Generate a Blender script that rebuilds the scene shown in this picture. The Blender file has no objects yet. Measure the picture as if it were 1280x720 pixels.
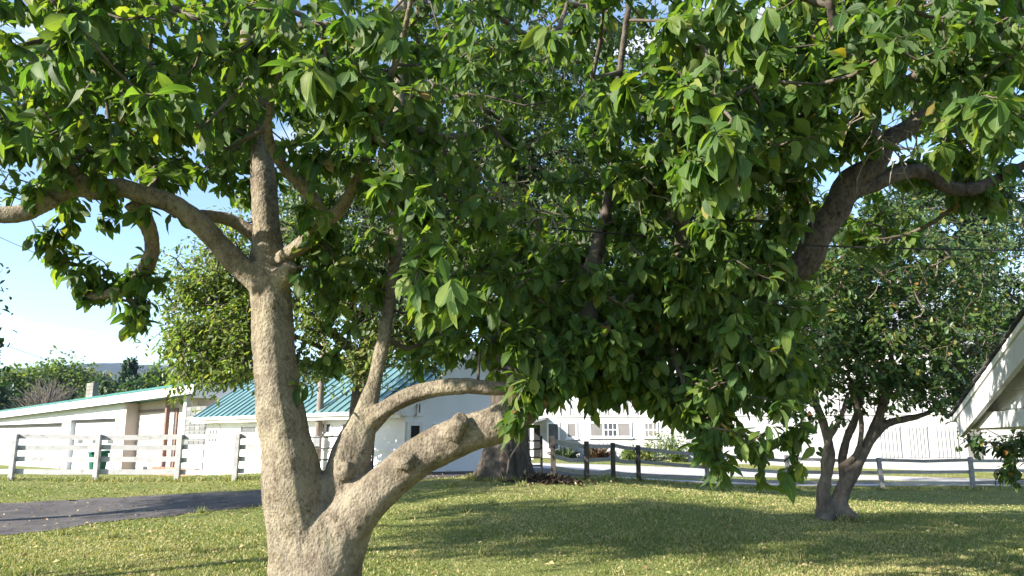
import bpy, bmesh, math, random
import numpy as np
from mathutils import Vector, Matrix
random.seed(7); RNG = np.random.default_rng(7)
S = bpy.context.scene; COL = S.collection
R = math.radians
# ------------------------------------------------------------------ camera, sky, sun, exposure
CAMZ = 1.6; F = 967.0; HOR = 547.0; PITCH = math.atan((HOR-360)/F)
cd = bpy.data.cameras.new('camera'); cam = bpy.data.objects.new('camera', cd); COL.objects.link(cam)
cd.sensor_width = 36; cd.lens = 36*F/1280; cd.clip_start = .05; cd.clip_end = 9000
cam.location = (0, 0, CAMZ); cam.rotation_euler = (R(90)+PITCH, 0, 0); S.camera = cam
SUN_EL = R(25); SUN_AZ = R(-90-27)                      # compass angle from +Y, clockwise
TOSUN = Vector((math.sin(SUN_AZ)*math.cos(SUN_EL), math.cos(SUN_AZ)*math.cos(SUN_EL), math.sin(SUN_EL)))
w = bpy.data.worlds.new('World'); S.world = w; w.use_nodes = True
nt = w.node_tree; nt.nodes.clear()
def N(tree, kind, **kw):
    n = tree.nodes.new(kind)
    for k, v in kw.items():
        if k in n.inputs: n.inputs[k].default_value = v
        else: setattr(n, k, v)
    return n
sky = N(nt, 'ShaderNodeTexSky', sky_type='NISHITA'); sky.sun_disc = False
sky.sun_elevation = SUN_EL; sky.sun_rotation = SUN_AZ % (2*math.pi); sky.air_density = 1.0; sky.dust_density = .2; sky.ozone_density = 2.2
tc = N(nt, 'ShaderNodeTexCoord'); mp = N(nt, 'ShaderNodeMapping'); mp.inputs['Scale'].default_value = (1.1, 1.1, 7.5)
nz = N(nt, 'ShaderNodeTexNoise', Scale=2.6, Detail=7.0, Roughness=.58)
cr = N(nt, 'ShaderNodeValToRGB'); cr.color_ramp.elements[0].position = .56; cr.color_ramp.elements[1].position = .80
mxs = N(nt, 'ShaderNodeMix', data_type='RGBA'); bg = N(nt, 'ShaderNodeBackground', Strength=.105); wo = N(nt, 'ShaderNodeOutputWorld')
L = nt.links.new
L(tc.outputs['Generated'], mp.inputs[0]); L(mp.outputs[0], nz.inputs['Vector']); L(nz.outputs['Fac'], cr.inputs[0])
L(cr.outputs[0], mxs.inputs['Factor']); L(sky.outputs[0], mxs.inputs['A']); mxs.inputs['B'].default_value = (6.6, 6.2, 6.6, 1)
L(mxs.outputs['Result'], bg.inputs[0]); L(bg.outputs[0], wo.inputs[0])
sl = bpy.data.lights.new('sun', 'SUN'); sl.energy = 5.0; sl.angle = R(.5); sl.color = (1, .93, .83)
so = bpy.data.objects.new('sun', sl); COL.objects.link(so); so.rotation_euler = TOSUN.to_track_quat('Z', 'Y').to_euler(); so.location = (-20, -8, 20)
S.view_settings.view_transform = 'Standard'; S.view_settings.look = 'None'; S.view_settings.gamma = 1; S.view_settings.exposure = 1.7
S.cycles.max_bounces = 8; S.cycles.transparent_max_bounces = 4; S.cycles.volume_bounces = 0
# ------------------------------------------------------------------ geometry from view rays
CP, SP = math.cos(PITCH), math.sin(PITCH)
def ray(px, py):
    u, v = (px-640)/F, (360-py)/F
    return np.array((u, CP - v*SP, SP + v*CP))
CAM = np.array((0, 0, CAMZ))
def P(px, py, Y):
    d = ray(px, py); return CAM + d*(Y/d[1])
def X(px, Y): return (px-640)/F*Y/1.0
def proj(p):
    q = np.asarray(p) - CAM
    dep = q[..., 1]*CP + q[..., 2]*SP; up = -q[..., 1]*SP + q[..., 2]*CP
    dep = np.where(np.abs(dep) < 1e-6, 1e-6, dep)
    return 640 + F*q[..., 0]/dep, 360 - F*up/dep, dep
# ------------------------------------------------------------------ terrain
ctl = [(0,0,0),(-6,5,0),(6,5,-.05),(0,-12,0),(-5,9,0),(5,9,-.05),(-1.3,5,0),(-9,18,.08),(-15,24,.33),(-8,24,.36),(-24,24,.3),(0,20,.6),
       (-2.6,20,.52),(1.2,22.4,.46),(2.2,23.5,.31),(3.2,25.5,.27),(4.3,27,.15),(6.9,28,-.06),(10,28.6,-.22),(17.3,30,-.29),(6.3,15,.1),(13,20,-.2),
       (1,46,.42),(6,44,.38),(-4,30,.52),(-13,33,0),(-20,42,-.2),(-35,58,-.3),(25,39,-.1),(-30,20,.2),(30,15,-.6),(40,60,-.3),(-60,60,-.5),(0,70,.2),
       (-25,5,0),(25,0,-.4),(0,-40,-.2),(-60,0,0),(60,0,-.8),(60,90,-.5),(-60,110,-.8),(0,110,-.5)]
ctl = np.array(ctl)
def tps_k(d2): return np.where(d2 > 1e-9, .5*d2*np.log(np.maximum(d2, 1e-9)), 0)
def _fit():
    n = len(ctl); A = ctl[:, None, :2]-ctl[None, :, :2]; K = tps_k((A**2).sum(2)) + np.eye(n)*.8
    Q = np.hstack([np.ones((n, 1)), ctl[:, :2]]); M = np.block([[K, Q], [Q.T, np.zeros((3, 3))]])
    return np.linalg.solve(M, np.concatenate([ctl[:, 2], np.zeros(3)]))
TW = _fit()
def H(x, y):
    x = np.asarray(x, float); y = np.asarray(y, float); sh = x.shape; x = x.ravel(); y = y.ravel()
    cx, cy = np.clip(x, -70, 70), np.clip(y, -40, 110)
    d2 = (cx[:, None]-ctl[None, :, 0])**2 + (cy[:, None]-ctl[None, :, 1])**2
    z = tps_k(d2) @ TW[:len(ctl)] + TW[len(ctl)] + TW[len(ctl)+1]*cx + TW[len(ctl)+2]*cy
    far = np.hypot(x, y-30); t = np.clip((far-55)/60, 0, 1); t = t*t*(3-2*t)
    z = z*(1-t) + t*(-.8 - np.clip(far-100, 0, 700)*.012)
    return z.reshape(sh)
def h1(x, y): return float(H(np.array([x]), np.array([y]))[0])
# ------------------------------------------------------------------ materials
def mat(name):
    m = bpy.data.materials.new(name); m.use_nodes = True; t = m.node_tree; t.nodes.clear()
    o = t.nodes.new('ShaderNodeOutputMaterial'); return m, t, o
def ramp(t, stops, interp='LINEAR'):
    c = t.nodes.new('ShaderNodeValToRGB'); c.color_ramp.interpolation = interp; e = c.color_ramp.elements
    while len(e) < len(stops): e.new(.5)
    for i, (p, col) in enumerate(stops): e[i].position = p; e[i].color = (*col, 1)
    return c
def surf(name, stops, scale=3., rough=.8, bump=.0, bscale=40., stretch=(1,1,1), detail=6., spec=.3, obj_rand=0., metal=0., bdist=.02, coord='Object'):
    """mottled surface: noise -> colours of the material itself, fine bump"""
    m, t, o = mat(name); b = N(t, 'ShaderNodeBsdfPrincipled', Roughness=rough, Metallic=metal); b.inputs['Specular IOR Level'].default_value = spec
    tc = N(t, 'ShaderNodeTexCoord'); mp = N(t, 'ShaderNodeMapping'); mp.inputs['Scale'].default_value = stretch
    n1 = N(t, 'ShaderNodeTexNoise', Scale=scale, Detail=detail, Roughness=.62); c = ramp(t, stops)
    l = t.links.new; l(tc.outputs[coord], mp.inputs[0]); l(mp.outputs[0], n1.inputs['Vector']); l(n1.outputs['Fac'], c.inputs[0])
    out = c.outputs[0]
    if obj_rand:
        oi = N(t, 'ShaderNodeObjectInfo'); mr = N(t, 'ShaderNodeMapRange'); mr.inputs['To Min'].default_value = 1-obj_rand; mr.inputs['To Max'].default_value = 1+obj_rand*.4
        hs = N(t, 'ShaderNodeHueSaturation'); l(oi.outputs['Random'], mr.inputs[0]); l(mr.outputs[0], hs.inputs['Value']); l(out, hs.inputs['Color']); out = hs.outputs[0]
    l(out, b.inputs['Base Color'])
    if bump:
        n2 = N(t, 'ShaderNodeTexNoise', Scale=bscale, Detail=5.); bp = N(t, 'ShaderNodeBump', Strength=bump, Distance=bdist)
        l(mp.outputs[0], n2.inputs['Vector']); l(n2.outputs['Fac'], bp.inputs['Height']); l(bp.outputs[0], b.inputs['Normal'])
    l(b.outputs[0], o.inputs[0]); return m
def bark(name, stops, scale=9., stretch=(1,1,.35), bump=.9, bdist=.03, vor=28.):
    m, t, o = mat(name); b = N(t, 'ShaderNodeBsdfPrincipled', Roughness=.9); b.inputs['Specular IOR Level'].default_value = .15
    tc = N(t, 'ShaderNodeTexCoord'); mp = N(t, 'ShaderNodeMapping'); mp.inputs['Scale'].default_value = stretch
    n1 = N(t, 'ShaderNodeTexNoise', Scale=scale, Detail=8., Roughness=.65); n0 = N(t, 'ShaderNodeTexNoise', Scale=scale*.22, Detail=4.)
    v = N(t, 'ShaderNodeTexVoronoi', Scale=vor); v.feature = 'SMOOTH_F1'; c = ramp(t, stops)
    l = t.links.new
    for n in (n1, v, n0): l(mp.outputs[0], n.inputs['Vector'])
    l(tc.outputs['Object'], mp.inputs[0])
    a = N(t, 'ShaderNodeMath', operation='MULTIPLY_ADD'); a.inputs[1].default_value = .35; l(v.outputs['Distance'], a.inputs[0])
    a2 = N(t, 'ShaderNodeMath', operation='MULTIPLY_ADD'); a2.inputs[1].default_value = .42; l(n0.outputs['Fac'], a2.inputs[0])
    a3 = N(t, 'ShaderNodeMath', operation='MULTIPLY'); a3.inputs[1].default_value = .45; l(n1.outputs['Fac'], a3.inputs[0])
    l(a3.outputs[0], a2.inputs[2]); vm = N(t, 'ShaderNodeMath', operation='MULTIPLY_ADD'); vm.inputs[1].default_value = .16; l(v.outputs['Distance'], vm.inputs[0]); l(a2.outputs[0], vm.inputs[2]); l(vm.outputs[0], c.inputs[0])
    n9 = N(t, 'ShaderNodeTexNoise', Scale=2.6, Detail=6., Roughness=.7); l(mp.outputs[0], n9.inputs['Vector']); st_ = ramp(t, [(.34, (.62,.60,.58)), (.5, (.95,.95,.94)), (.66, (1.1,1.12,1.02))]); l(n9.outputs['Fac'], st_.inputs[0])
    mu = N(t, 'ShaderNodeMix', data_type='RGBA', blend_type='MULTIPLY'); mu.inputs['Factor'].default_value = 1
    n8 = N(t, 'ShaderNodeTexNoise', Scale=11., Detail=5., Roughness=.7); l(tc.outputs['Object'], n8.inputs['Vector']); s8 = ramp(t, [(.30, (.35,.33,.31)), (.40, (1,1,1)), (.60, (1,1,1)), (.70, (.95,1.05,.70))]); l(n8.outputs['Fac'], s8.inputs[0])
    m8 = N(t, 'ShaderNodeMix', data_type='RGBA', blend_type='MULTIPLY'); m8.inputs['Factor'].default_value = 1; l(c.outputs[0], m8.inputs['A']); l(s8.outputs[0], m8.inputs['B'])
    l(m8.outputs['Result'], mu.inputs['A']); l(st_.outputs[0], mu.inputs['B']); l(mu.outputs['Result'], b.inputs['Base Color']); l(n1.outputs['Fac'], a.inputs[2])
    bp = N(t, 'ShaderNodeBump', Strength=bump, Distance=bdist); l(a.outputs[0], bp.inputs['Height']); l(bp.outputs[0], b.inputs['Normal'])
    l(b.outputs[0], o.inputs[0]); return m
def leafmat(name, stops, trans=.35, rough=.45, tcol=(1.6, 1.9, .8), pale=None, veins=False, spec=.4):
    m, t, o = mat(name); l = t.links.new
    b = N(t, 'ShaderNodeBsdfPrincipled', Roughness=rough); b.inputs['Specular IOR Level'].default_value = spec
    at = N(t, 'ShaderNodeAttribute', attribute_name='var'); oi = N(t, 'ShaderNodeObjectInfo')
    ad = N(t, 'ShaderNodeMath', operation='ADD'); fr = N(t, 'ShaderNodeMath', operation='FRACT'); c = ramp(t, stops)
    l(at.outputs['Fac'], ad.inputs[0]); l(oi.outputs['Random'], ad.inputs[1]); l(ad.outputs[0], fr.inputs[0]); l(fr.outputs[0], c.inputs[0]); out = c.outputs[0]
    if veins:
        uv = N(t, 'ShaderNodeUVMap'); sx = N(t, 'ShaderNodeSeparateXYZ'); l(uv.outputs[0], sx.inputs[0])
        s1 = N(t, 'ShaderNodeMath', operation='SUBTRACT'); s1.inputs[1].default_value = .5; ab = N(t, 'ShaderNodeMath', operation='ABSOLUTE')
        l(sx.outputs[0], s1.inputs[0]); l(s1.outputs[0], ab.inputs[0])
        mr = N(t, 'ShaderNodeMapRange'); mr.inputs['From Min'].default_value = .012; mr.inputs['From Max'].default_value = .05; mr.inputs['To Min'].default_value = .55; mr.inputs['To Max'].default_value = 0; l(ab.outputs[0], mr.inputs[0])
        # side veins: stripes of (v - |u|)
        m1 = N(t, 'ShaderNodeMath', operation='MULTIPLY_ADD'); m1.inputs[1].default_value = -.55; l(ab.outputs[0], m1.inputs[0]); l(sx.outputs[1], m1.inputs[2])
        m2 = N(t, 'ShaderNodeMath', operation='MULTIPLY'); m2.inputs[1].default_value = 62.; l(m1.outputs[0], m2.inputs[0])
        si = N(t, 'ShaderNodeMath', operation='SINE'); l(m2.outputs[0], si.inputs[0])
        ve = N(t, 'ShaderNodeMapRange'); ve.inputs['From Min'].default_value = .72; ve.inputs['From Max'].default_value = 1.; ve.inputs['To Max'].default_value = .22; l(si.outputs[0], ve.inputs[0])
        mxv = N(t, 'ShaderNodeMath', operation='MAXIMUM'); l(mr.outputs[0], mxv.inputs[0]); l(ve.outputs[0], mxv.inputs[1])
        mix = N(t, 'ShaderNodeMix', data_type='RGBA'); mix.inputs['B'].default_value = (.17, .24, .07, 1); l(mxv.outputs[0], mix.inputs['Factor']); l(out, mix.inputs['A']); out = mix.outputs['Result']
        bp = N(t, 'ShaderNodeBump', Strength=.5, Distance=.004); iv = N(t, 'ShaderNodeMath', operation='MULTIPLY'); iv.inputs[1].default_value = -1; l(mxv.outputs[0], iv.inputs[0]); l(iv.outputs[0], bp.inputs['Height']); l(bp.outputs[0], b.inputs['Normal'])
    if veins:
        gp = N(t, 'ShaderNodeNewGeometry'); sn = N(t, 'ShaderNodeTexNoise', Scale=46., Detail=3.); sr = N(t, 'ShaderNodeMapRange'); sr.inputs['From Min'].default_value = .66; sr.inputs['From Max'].default_value = .74; sr.inputs['To Max'].default_value = .7
        l(gp.outputs['Position'], sn.inputs['Vector']); l(sn.outputs['Fac'], sr.inputs[0]); sm = N(t, 'ShaderNodeMix', data_type='RGBA'); sm.inputs['B'].default_value = (.13, .085, .03, 1); l(sr.outputs[0], sm.inputs['Factor']); l(out, sm.inputs['A']); out = sm.outputs['Result']
    if pale:
        ge = N(t, 'ShaderNodeNewGeometry'); mp = N(t, 'ShaderNodeMix', data_type='RGBA', blend_type='MIX'); mp.inputs['B'].default_value = (*pale, 1)
        k = N(t, 'ShaderNodeMath', operation='MULTIPLY'); k.inputs[1].default_value = .6; l(ge.outputs['Backfacing'], k.inputs[0]); l(k.outputs[0], mp.inputs['Factor']); l(out, mp.inputs['A']); out2 = mp.outputs['Result']
    else: out2 = out
    l(out2, b.inputs['Base Color'])
    tr = N(t, 'ShaderNodeBsdfTranslucent'); mu = N(t, 'ShaderNodeMix', data_type='RGBA', blend_type='MULTIPLY'); mu.inputs['Factor'].default_value = 1; mu.inputs['B'].default_value = (*tcol, 1); l(out, mu.inputs['A']); l(mu.outputs['Result'], tr.inputs[0])
    ms = N(t, 'ShaderNodeMixShader'); ms.inputs[0].default_value = trans; l(b.outputs[0], ms.inputs[1]); l(tr.outputs[0], ms.inputs[2]); l(ms.outputs[0], o.inputs[0])
    return m
M = {}
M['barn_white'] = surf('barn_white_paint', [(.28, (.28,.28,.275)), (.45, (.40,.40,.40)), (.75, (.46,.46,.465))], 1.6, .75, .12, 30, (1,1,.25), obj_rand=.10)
M['white'] = surf('white_painted_wall', [(.3, (.58,.58,.585)), (.7, (.68,.68,.685))], .9, .75, .12, 30)
M['fence_white'] = surf('weathered_white_paint', [(.25, (.15,.145,.14)), (.42, (.35,.345,.34)), (.8, (.43,.43,.435))], 7., .7, .3, 60, (1,1,1), obj_rand=.12)
M['house_white'] = surf('house_white_paint', [(.3, (.74,.74,.76)), (.7, (.82,.82,.84))], .9, .7, .1, 30)
M['trim'] = surf('white_trim_paint', [(.3, (.70,.69,.66)), (.7, (.80,.79,.77))], 4., .6, .1, 40)
M['shed_white'] = surf('old_white_paint', [(.22, (.30,.295,.28)), (.4, (.50,.50,.49)), (.75, (.57,.57,.565))], 5., .65, .3, 60, (1,1,1), obj_rand=.06)
M['porch_wall'] = surf('beige_stucco', [(.3, (.48,.41,.375)), (.7, (.54,.465,.425))], 2., .85, .15, 60)
M['beige_door'] = surf('beige_shutter', [(.3, (.42,.37,.335)), (.7, (.48,.425,.385))], 3., .7, .1, 50)
M['green_roof'] = surf('green_metal_roof', [(.3, (.10,.195,.20)), (.5, (.14,.255,.26)), (.7, (.20,.32,.32))], .9, .38, .05, 8, spec=.5, metal=.25)
M['green_trim'] = surf('green_metal_trim', [(.3, (.03,.13,.12)), (.7, (.045,.17,.15))], 2., .45)
M['brown_post'] = surf('brown_post_paint', [(.3, (.17,.11,.088)), (.7, (.23,.15,.125))], 6., .7)
M['brick'] = surf('red_brick', [(.3, (.32,.15,.10)), (.7, (.44,.24,.17))], 9., .9, .3, 70, obj_rand=.35)
M['chimney'] = surf('grey_block', [(.3, (.17,.16,.14)), (.7, (.25,.235,.20))], 9., .9, .4, 60, obj_rand=.2)
M['glassblock'] = surf('glass_block', [(.3, (.13,.135,.13)), (.7, (.21,.215,.21))], 14., .35, .3, 30, spec=.6, obj_rand=.3)
M['door_paint'] = surf('pale_grey_door_paint', [(.3, (.40,.405,.44)), (.7, (.47,.475,.51))], 1.2, .6, .1, 30)
M['mortar'] = surf('mortar', [(.3, (.22,.21,.20)), (.7, (.28,.27,.26))], 20., .9)
M['glass'] = surf('window_glass', [(.3, (.035,.045,.055)), (.7, (.09,.10,.115))], 2.2, .08, .04, 3., spec=.8)
M['blind'] = surf('window_blind', [(.3, (.13,.125,.12)), (.7, (.19,.18,.175))], 1., .6, obj_rand=.1)
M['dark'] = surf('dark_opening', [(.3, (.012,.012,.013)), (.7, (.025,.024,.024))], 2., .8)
M['dark_metal'] = surf('dark_painted_steel', [(.3, (.025,.026,.03)), (.7, (.055,.055,.06))], 12., .5, .1, 60)
M['steel'] = surf('galvanised_steel', [(.3, (.40,.41,.42)), (.7, (.52,.53,.54))], 6., .45, metal=.6)
M['bin'] = surf('green_plastic', [(.3, (.002,.07,.045)), (.7, (.006,.10,.06))], 4., .4)
M['wheel'] = surf('black_rubber', [(.3, (.02,.02,.02)), (.7, (.03,.03,.03))], 8., .8)
M['wood_shaded'] = surf('shaded_weathered_wood', [(.25, (.035,.032,.03)), (.6, (.10,.09,.08)), (.85, (.17,.155,.14))], 5., .9, .6, 30, (3,3,.5), obj_rand=.35)  # near rail fence posts: weathered wood with their shade put into the colour
M['wood_grey'] = surf('grey_weathered_wood', [(.25, (.20,.19,.175)), (.6, (.36,.345,.325)), (.85, (.48,.465,.44))], 5., .9, .5, 30, (1,1,6), obj_rand=.3)
M['pole'] = surf('grey_pole_wood', [(.3, (.16,.13,.11)), (.7, (.27,.23,.20))], 6., .9, .5, 20, (4,4,.4))
M['shingle'] = surf('dark_shingle', [(.3, (.035,.037,.037)), (.7, (.08,.082,.08))], 22., .95, .8, 60, obj_rand=.25)
M['wire'] = surf('black_cable', [(.3, (.015,.015,.016)), (.7, (.025,.025,.026))], 5., .6)
M['asphalt'] = surf('asphalt', [(.30, (.042,.039,.040)), (.46, (.078,.070,.069)), (.6, (.105,.094,.088)), (.72, (.16,.142,.125))], 1.7, .9, .9, 55, detail=12., bdist=.012)
M['concrete'] = surf('pale_concrete', [(.3, (.36,.34,.33)), (.7, (.48,.46,.44))], .8, .9, .3, 30, detail=10.)
M['mulch'] = surf('brown_litter', [(.3, (.03,.02,.014)), (.7, (.085,.055,.036))], 30., .95, .9, 80)
M['twig'] = surf('grey_twig', [(.3, (.06,.048,.036)), (.7, (.13,.105,.08))], 20., .9)
M['dead_twig'] = surf('pale_dead_twig', [(.3, (.15,.125,.10)), (.7, (.25,.215,.175))], 20., .9)
M['bark_mag'] = bark('magnolia_bark', [(.28, (.05,.04,.029)), (.42, (.15,.122,.088)), (.56, (.265,.225,.168)), (.74, (.235,.215,.135))], 34., (1,1,.8), 1., .024, 74.)
M['bark_limb'] = bark('dark_shaded_magnolia_bark', [(.30, (.02,.016,.013)), (.44, (.06,.048,.038)), (.58, (.115,.095,.075)), (.72, (.13,.12,.085))], 14., (1,1,.8), 1., .03, 48.)  # right limb: browner bark, with the crown's shade also put into its colour
M['bark_oak'] = bark('furrowed_bark', [(.34, (.018,.015,.013)), (.5, (.085,.072,.06)), (.68, (.17,.148,.125))], 5., (1.6,1.6,.22), 1., .12, 7.)
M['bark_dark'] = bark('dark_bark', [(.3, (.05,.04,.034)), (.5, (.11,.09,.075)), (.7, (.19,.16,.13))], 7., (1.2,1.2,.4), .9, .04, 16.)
M['bark_pale'] = bark('pale_brown_bark', [(.3, (.045,.035,.028)), (.5, (.13,.105,.085)), (.7, (.21,.175,.14))], 9., (1,1,.5), .9, .03, 22.)
g = lambda *a: a
M['leaf'] = leafmat('magnolia_leaf', [(0, (.032,.076,.017)), (.35, (.058,.115,.023)), (.7, (.092,.148,.030)), (.93, (.145,.19,.038)), (.985, (.20,.22,.03)), (1, (.20,.11,.03))], .44, .56, (2.0, 2.1, .7), (.075,.11,.055), True, .32)
M['leaf_oak'] = leafmat('oak_leaf', [(0, (.028,.06,.024)), (.5, (.05,.088,.034)), (.85, (.085,.12,.045)), (1, (.13,.155,.06))], .30, .5, (1.6,1.8,.8), (.10,.13,.085))
M['leaf_olive'] = leafmat('olive_leaf', [(0, (.06,.085,.02)), (.5, (.11,.135,.035)), (.85, (.17,.18,.055)), (1, (.24,.20,.06))], .4, .5, (1.6,1.7,.8), (.12,.14,.075))
M['leaf_fresh'] = leafmat('fresh_green_leaf', [(0, (.06,.10,.024)), (.5, (.12,.165,.038)), (.85, (.19,.215,.06)), (1, (.26,.24,.08))], .45, .5, (1.8,2.,.8), (.11,.14,.07))
M['leaf_dark'] = leafmat('dark_green_leaf', [(0, (.018,.05,.018)), (.5, (.035,.075,.022)), (.88, (.065,.11,.028)), (1, (.17,.15,.035))], .3, .5, (1.7,1.9,.7), (.07,.10,.06))
M['leaf_small_mag'] = leafmat('small_magnolia_leaf', [(0, (.025,.06,.016)), (.5, (.05,.095,.022)), (.88, (.09,.135,.03)), (.97, (.20,.19,.04)), (1, (.30,.14,.04))], .34, .42, (1.8,2.,.7), (.08,.11,.06))
M['leaf_far'] = leafmat('far_tree_leaf', [(0, (.065,.11,.026)), (.5, (.115,.165,.038)), (1, (.19,.215,.055))], .42, .6, (1.5,1.7,.8))
M['leaf_far_dark'] = leafmat('far_conifer_leaf', [(0, (.02,.045,.025)), (.5, (.035,.065,.032)), (1, (.05,.085,.04))], .2, .6)
M['leaf_rust'] = leafmat('rust_leaf', [(0, (.10,.085,.03)), (.5, (.19,.11,.04)), (1, (.24,.13,.05))], .3, .6, (1.3,1.3,.9))
M['leaf_red'] = leafmat('red_leaf', [(0, (.09,.045,.03)), (.5, (.13,.07,.045)), (1, (.09,.09,.035))], .3, .5, (1.3,1.3,.9))
M['leaf_fallen'] = leafmat('fallen_leaf', [(0, (.20,.13,.055)), (.5, (.36,.27,.12)), (1, (.48,.40,.19))], .15, .7, (1.2,1.1,.8))
M['grass'] = leafmat('grass_blade', [(0, (.105,.15,.035)), (.40, (.195,.218,.064)), (.72, (.295,.275,.115)), (1, (.43,.365,.19))], .3, .55, (1.5,1.6,.7), spec=.25)
def asphalt_wear():
    t = M['asphalt'].node_tree; b = next(n for n in t.nodes if n.type == 'BSDF_PRINCIPLED'); src = b.inputs['Base Color'].links[0].from_socket; l = t.links.new
    tc = N(t, 'ShaderNodeTexCoord'); nz = N(t, 'ShaderNodeTexNoise', Scale=1.3, Detail=6.); ad = N(t, 'ShaderNodeVectorMath', operation='MULTIPLY_ADD'); ad.inputs[1].default_value = (1.1, 1.1, 1.1)
    v = N(t, 'ShaderNodeTexVoronoi', Scale=.42); v.feature = 'DISTANCE_TO_EDGE'; r = ramp(t, [(.0, (.25,.25,.25)), (.012, (1,1,1))]); sp = N(t, 'ShaderNodeTexNoise', Scale=75., Detail=2.); r2 = ramp(t, [(.35, (.7,.7,.7)), (.55, (1,1,1)), (.68, (2.1,2.0,1.9))])
    l(tc.outputs['Object'], nz.inputs['Vector']); l(nz.outputs['Color'], ad.inputs[0]); l(tc.outputs['Object'], ad.inputs[2]); l(ad.outputs[0], v.inputs['Vector']); l(v.outputs['Distance'], r.inputs[0]); l(tc.outputs['Object'], sp.inputs['Vector']); l(sp.outputs['Fac'], r2.inputs[0])
    m1 = N(t, 'ShaderNodeMix', data_type='RGBA', blend_type='MULTIPLY'); m1.inputs['Factor'].default_value = 1; m2 = N(t, 'ShaderNodeMix', data_type='RGBA', blend_type='MULTIPLY'); m2.inputs['Factor'].default_value = 1
    l(src, m1.inputs['A']); l(r.outputs[0], m1.inputs['B']); l(m1.outputs['Result'], m2.inputs['A']); l(r2.outputs[0], m2.inputs['B']); l(m2.outputs['Result'], b.inputs['Base Color'])
asphalt_wear()
# ground: lawn earth between the blades
def ground_mat():
    m, t, o = mat('lawn_ground'); l = t.links.new
    b = N(t, 'ShaderNodeBsdfPrincipled', Roughness=.95); b.inputs['Specular IOR Level'].default_value = .1
    tc = N(t, 'ShaderNodeTexCoord'); n1 = N(t, 'ShaderNodeTexNoise', Scale=.35, Detail=8., Roughness=.6); n2 = N(t, 'ShaderNodeTexNoise', Scale=14., Detail=8., Roughness=.7)
    c1 = ramp(t, [(.3, (.11,.155,.035)), (.5, (.18,.195,.058)), (.66, (.29,.25,.11))]); c2 = ramp(t, [(.3, (.07,.10,.024)), (.55, (.18,.195,.058)), (.8, (.32,.27,.13))])
    mx = N(t, 'ShaderNodeMix', data_type='RGBA'); mx.inputs['Factor'].default_value = .5
    for n in (n1, n2): l(tc.outputs['Object'], n.inputs['Vector'])
    l(n1.outputs[0], c1.inputs[0]); l(n2.outputs[0], c2.inputs[0]); l(c1.outputs[0], mx.inputs['A']); l(c2.outputs[0], mx.inputs['B']); l(mx.outputs['Result'], b.inputs['Base Color'])
    bp = N(t, 'ShaderNodeBump', Strength=.8, Distance=.05); l(n2.outputs[0], bp.inputs['Height']); l(bp.outputs[0], b.inputs['Normal']); l(b.outputs[0], o.inputs[0]); return m
M['ground'] = ground_mat()
M['hill'] = surf('forest_hill', [(.3, (.018,.03,.018)), (.5, (.03,.045,.02)), (.62, (.055,.045,.03)), (.8, (.045,.062,.024))], .012, .95, .9, .05, detail=10., bdist=8.)
# ------------------------------------------------------------------ object helpers
def tag(o, label=None, cat=None, group=None, kind=None):
    if label: o['label'] = label
    if cat: o['category'] = cat
    if group: o['group'] = group
    if kind: o['kind'] = kind
    return o
def link(o, parent=None):
    COL.objects.link(o)
    if parent is not None: o.parent = parent
    return o
def thing(name, loc, label, cat, group=None, rz=0):
    o = bpy.data.objects.new(name, None); o.location = loc; o.rotation_euler.z = rz; link(o); return tag(o, label, cat, group)
def np_mesh(name, V, Fs, material, smooth=False, var=None, uv=None):
    """V (n,3); Fs: (k,m) array or list of such arrays"""
    me = bpy.data.meshes.new(name); V = np.asarray(V, np.float32)
    Fl = Fs if isinstance(Fs, list) else [Fs]; Fl = [np.asarray(f, np.int32) for f in Fl if len(f)]
    me.vertices.add(len(V)); me.vertices.foreach_set('co', V.ravel())
    idx = np.concatenate([f.ravel() for f in Fl]); tot = np.concatenate([np.full(len(f), f.shape[1], np.int32) for f in Fl])
    st = np.concatenate([[0], np.cumsum(tot)[:-1]]).astype(np.int32)
    me.loops.add(len(idx)); me.loops.foreach_set('vertex_index', idx); me.polygons.add(len(tot)); me.polygons.foreach_set('loop_start', st)
    if smooth: me.polygons.foreach_set('use_smooth', np.ones(len(tot), bool))
    if var is not None: a = me.attributes.new('var', 'FLOAT', 'POINT'); a.data.foreach_set('value', np.asarray(var, np.float32))
    if uv is not None: u = me.uv_layers.new(name='UVMap'); u.data.foreach_set('uv', np.asarray(uv, np.float32)[idx].ravel())
    me.materials.append(material); me.update(calc_edges=True); return me
def obj(name, me, parent=None, origin=None):
    """object whose mesh is in WORLD coordinates; the parent (an Empty, moved) is compensated"""
    o = bpy.data.objects.new(name, me); link(o, parent)
    if parent is not None:
        pm = parent.matrix_basis if parent.parent is None else parent.parent.matrix_basis @ parent.matrix_parent_inverse @ parent.matrix_basis
        o.matrix_parent_inverse = pm.inverted()
    return o
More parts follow.
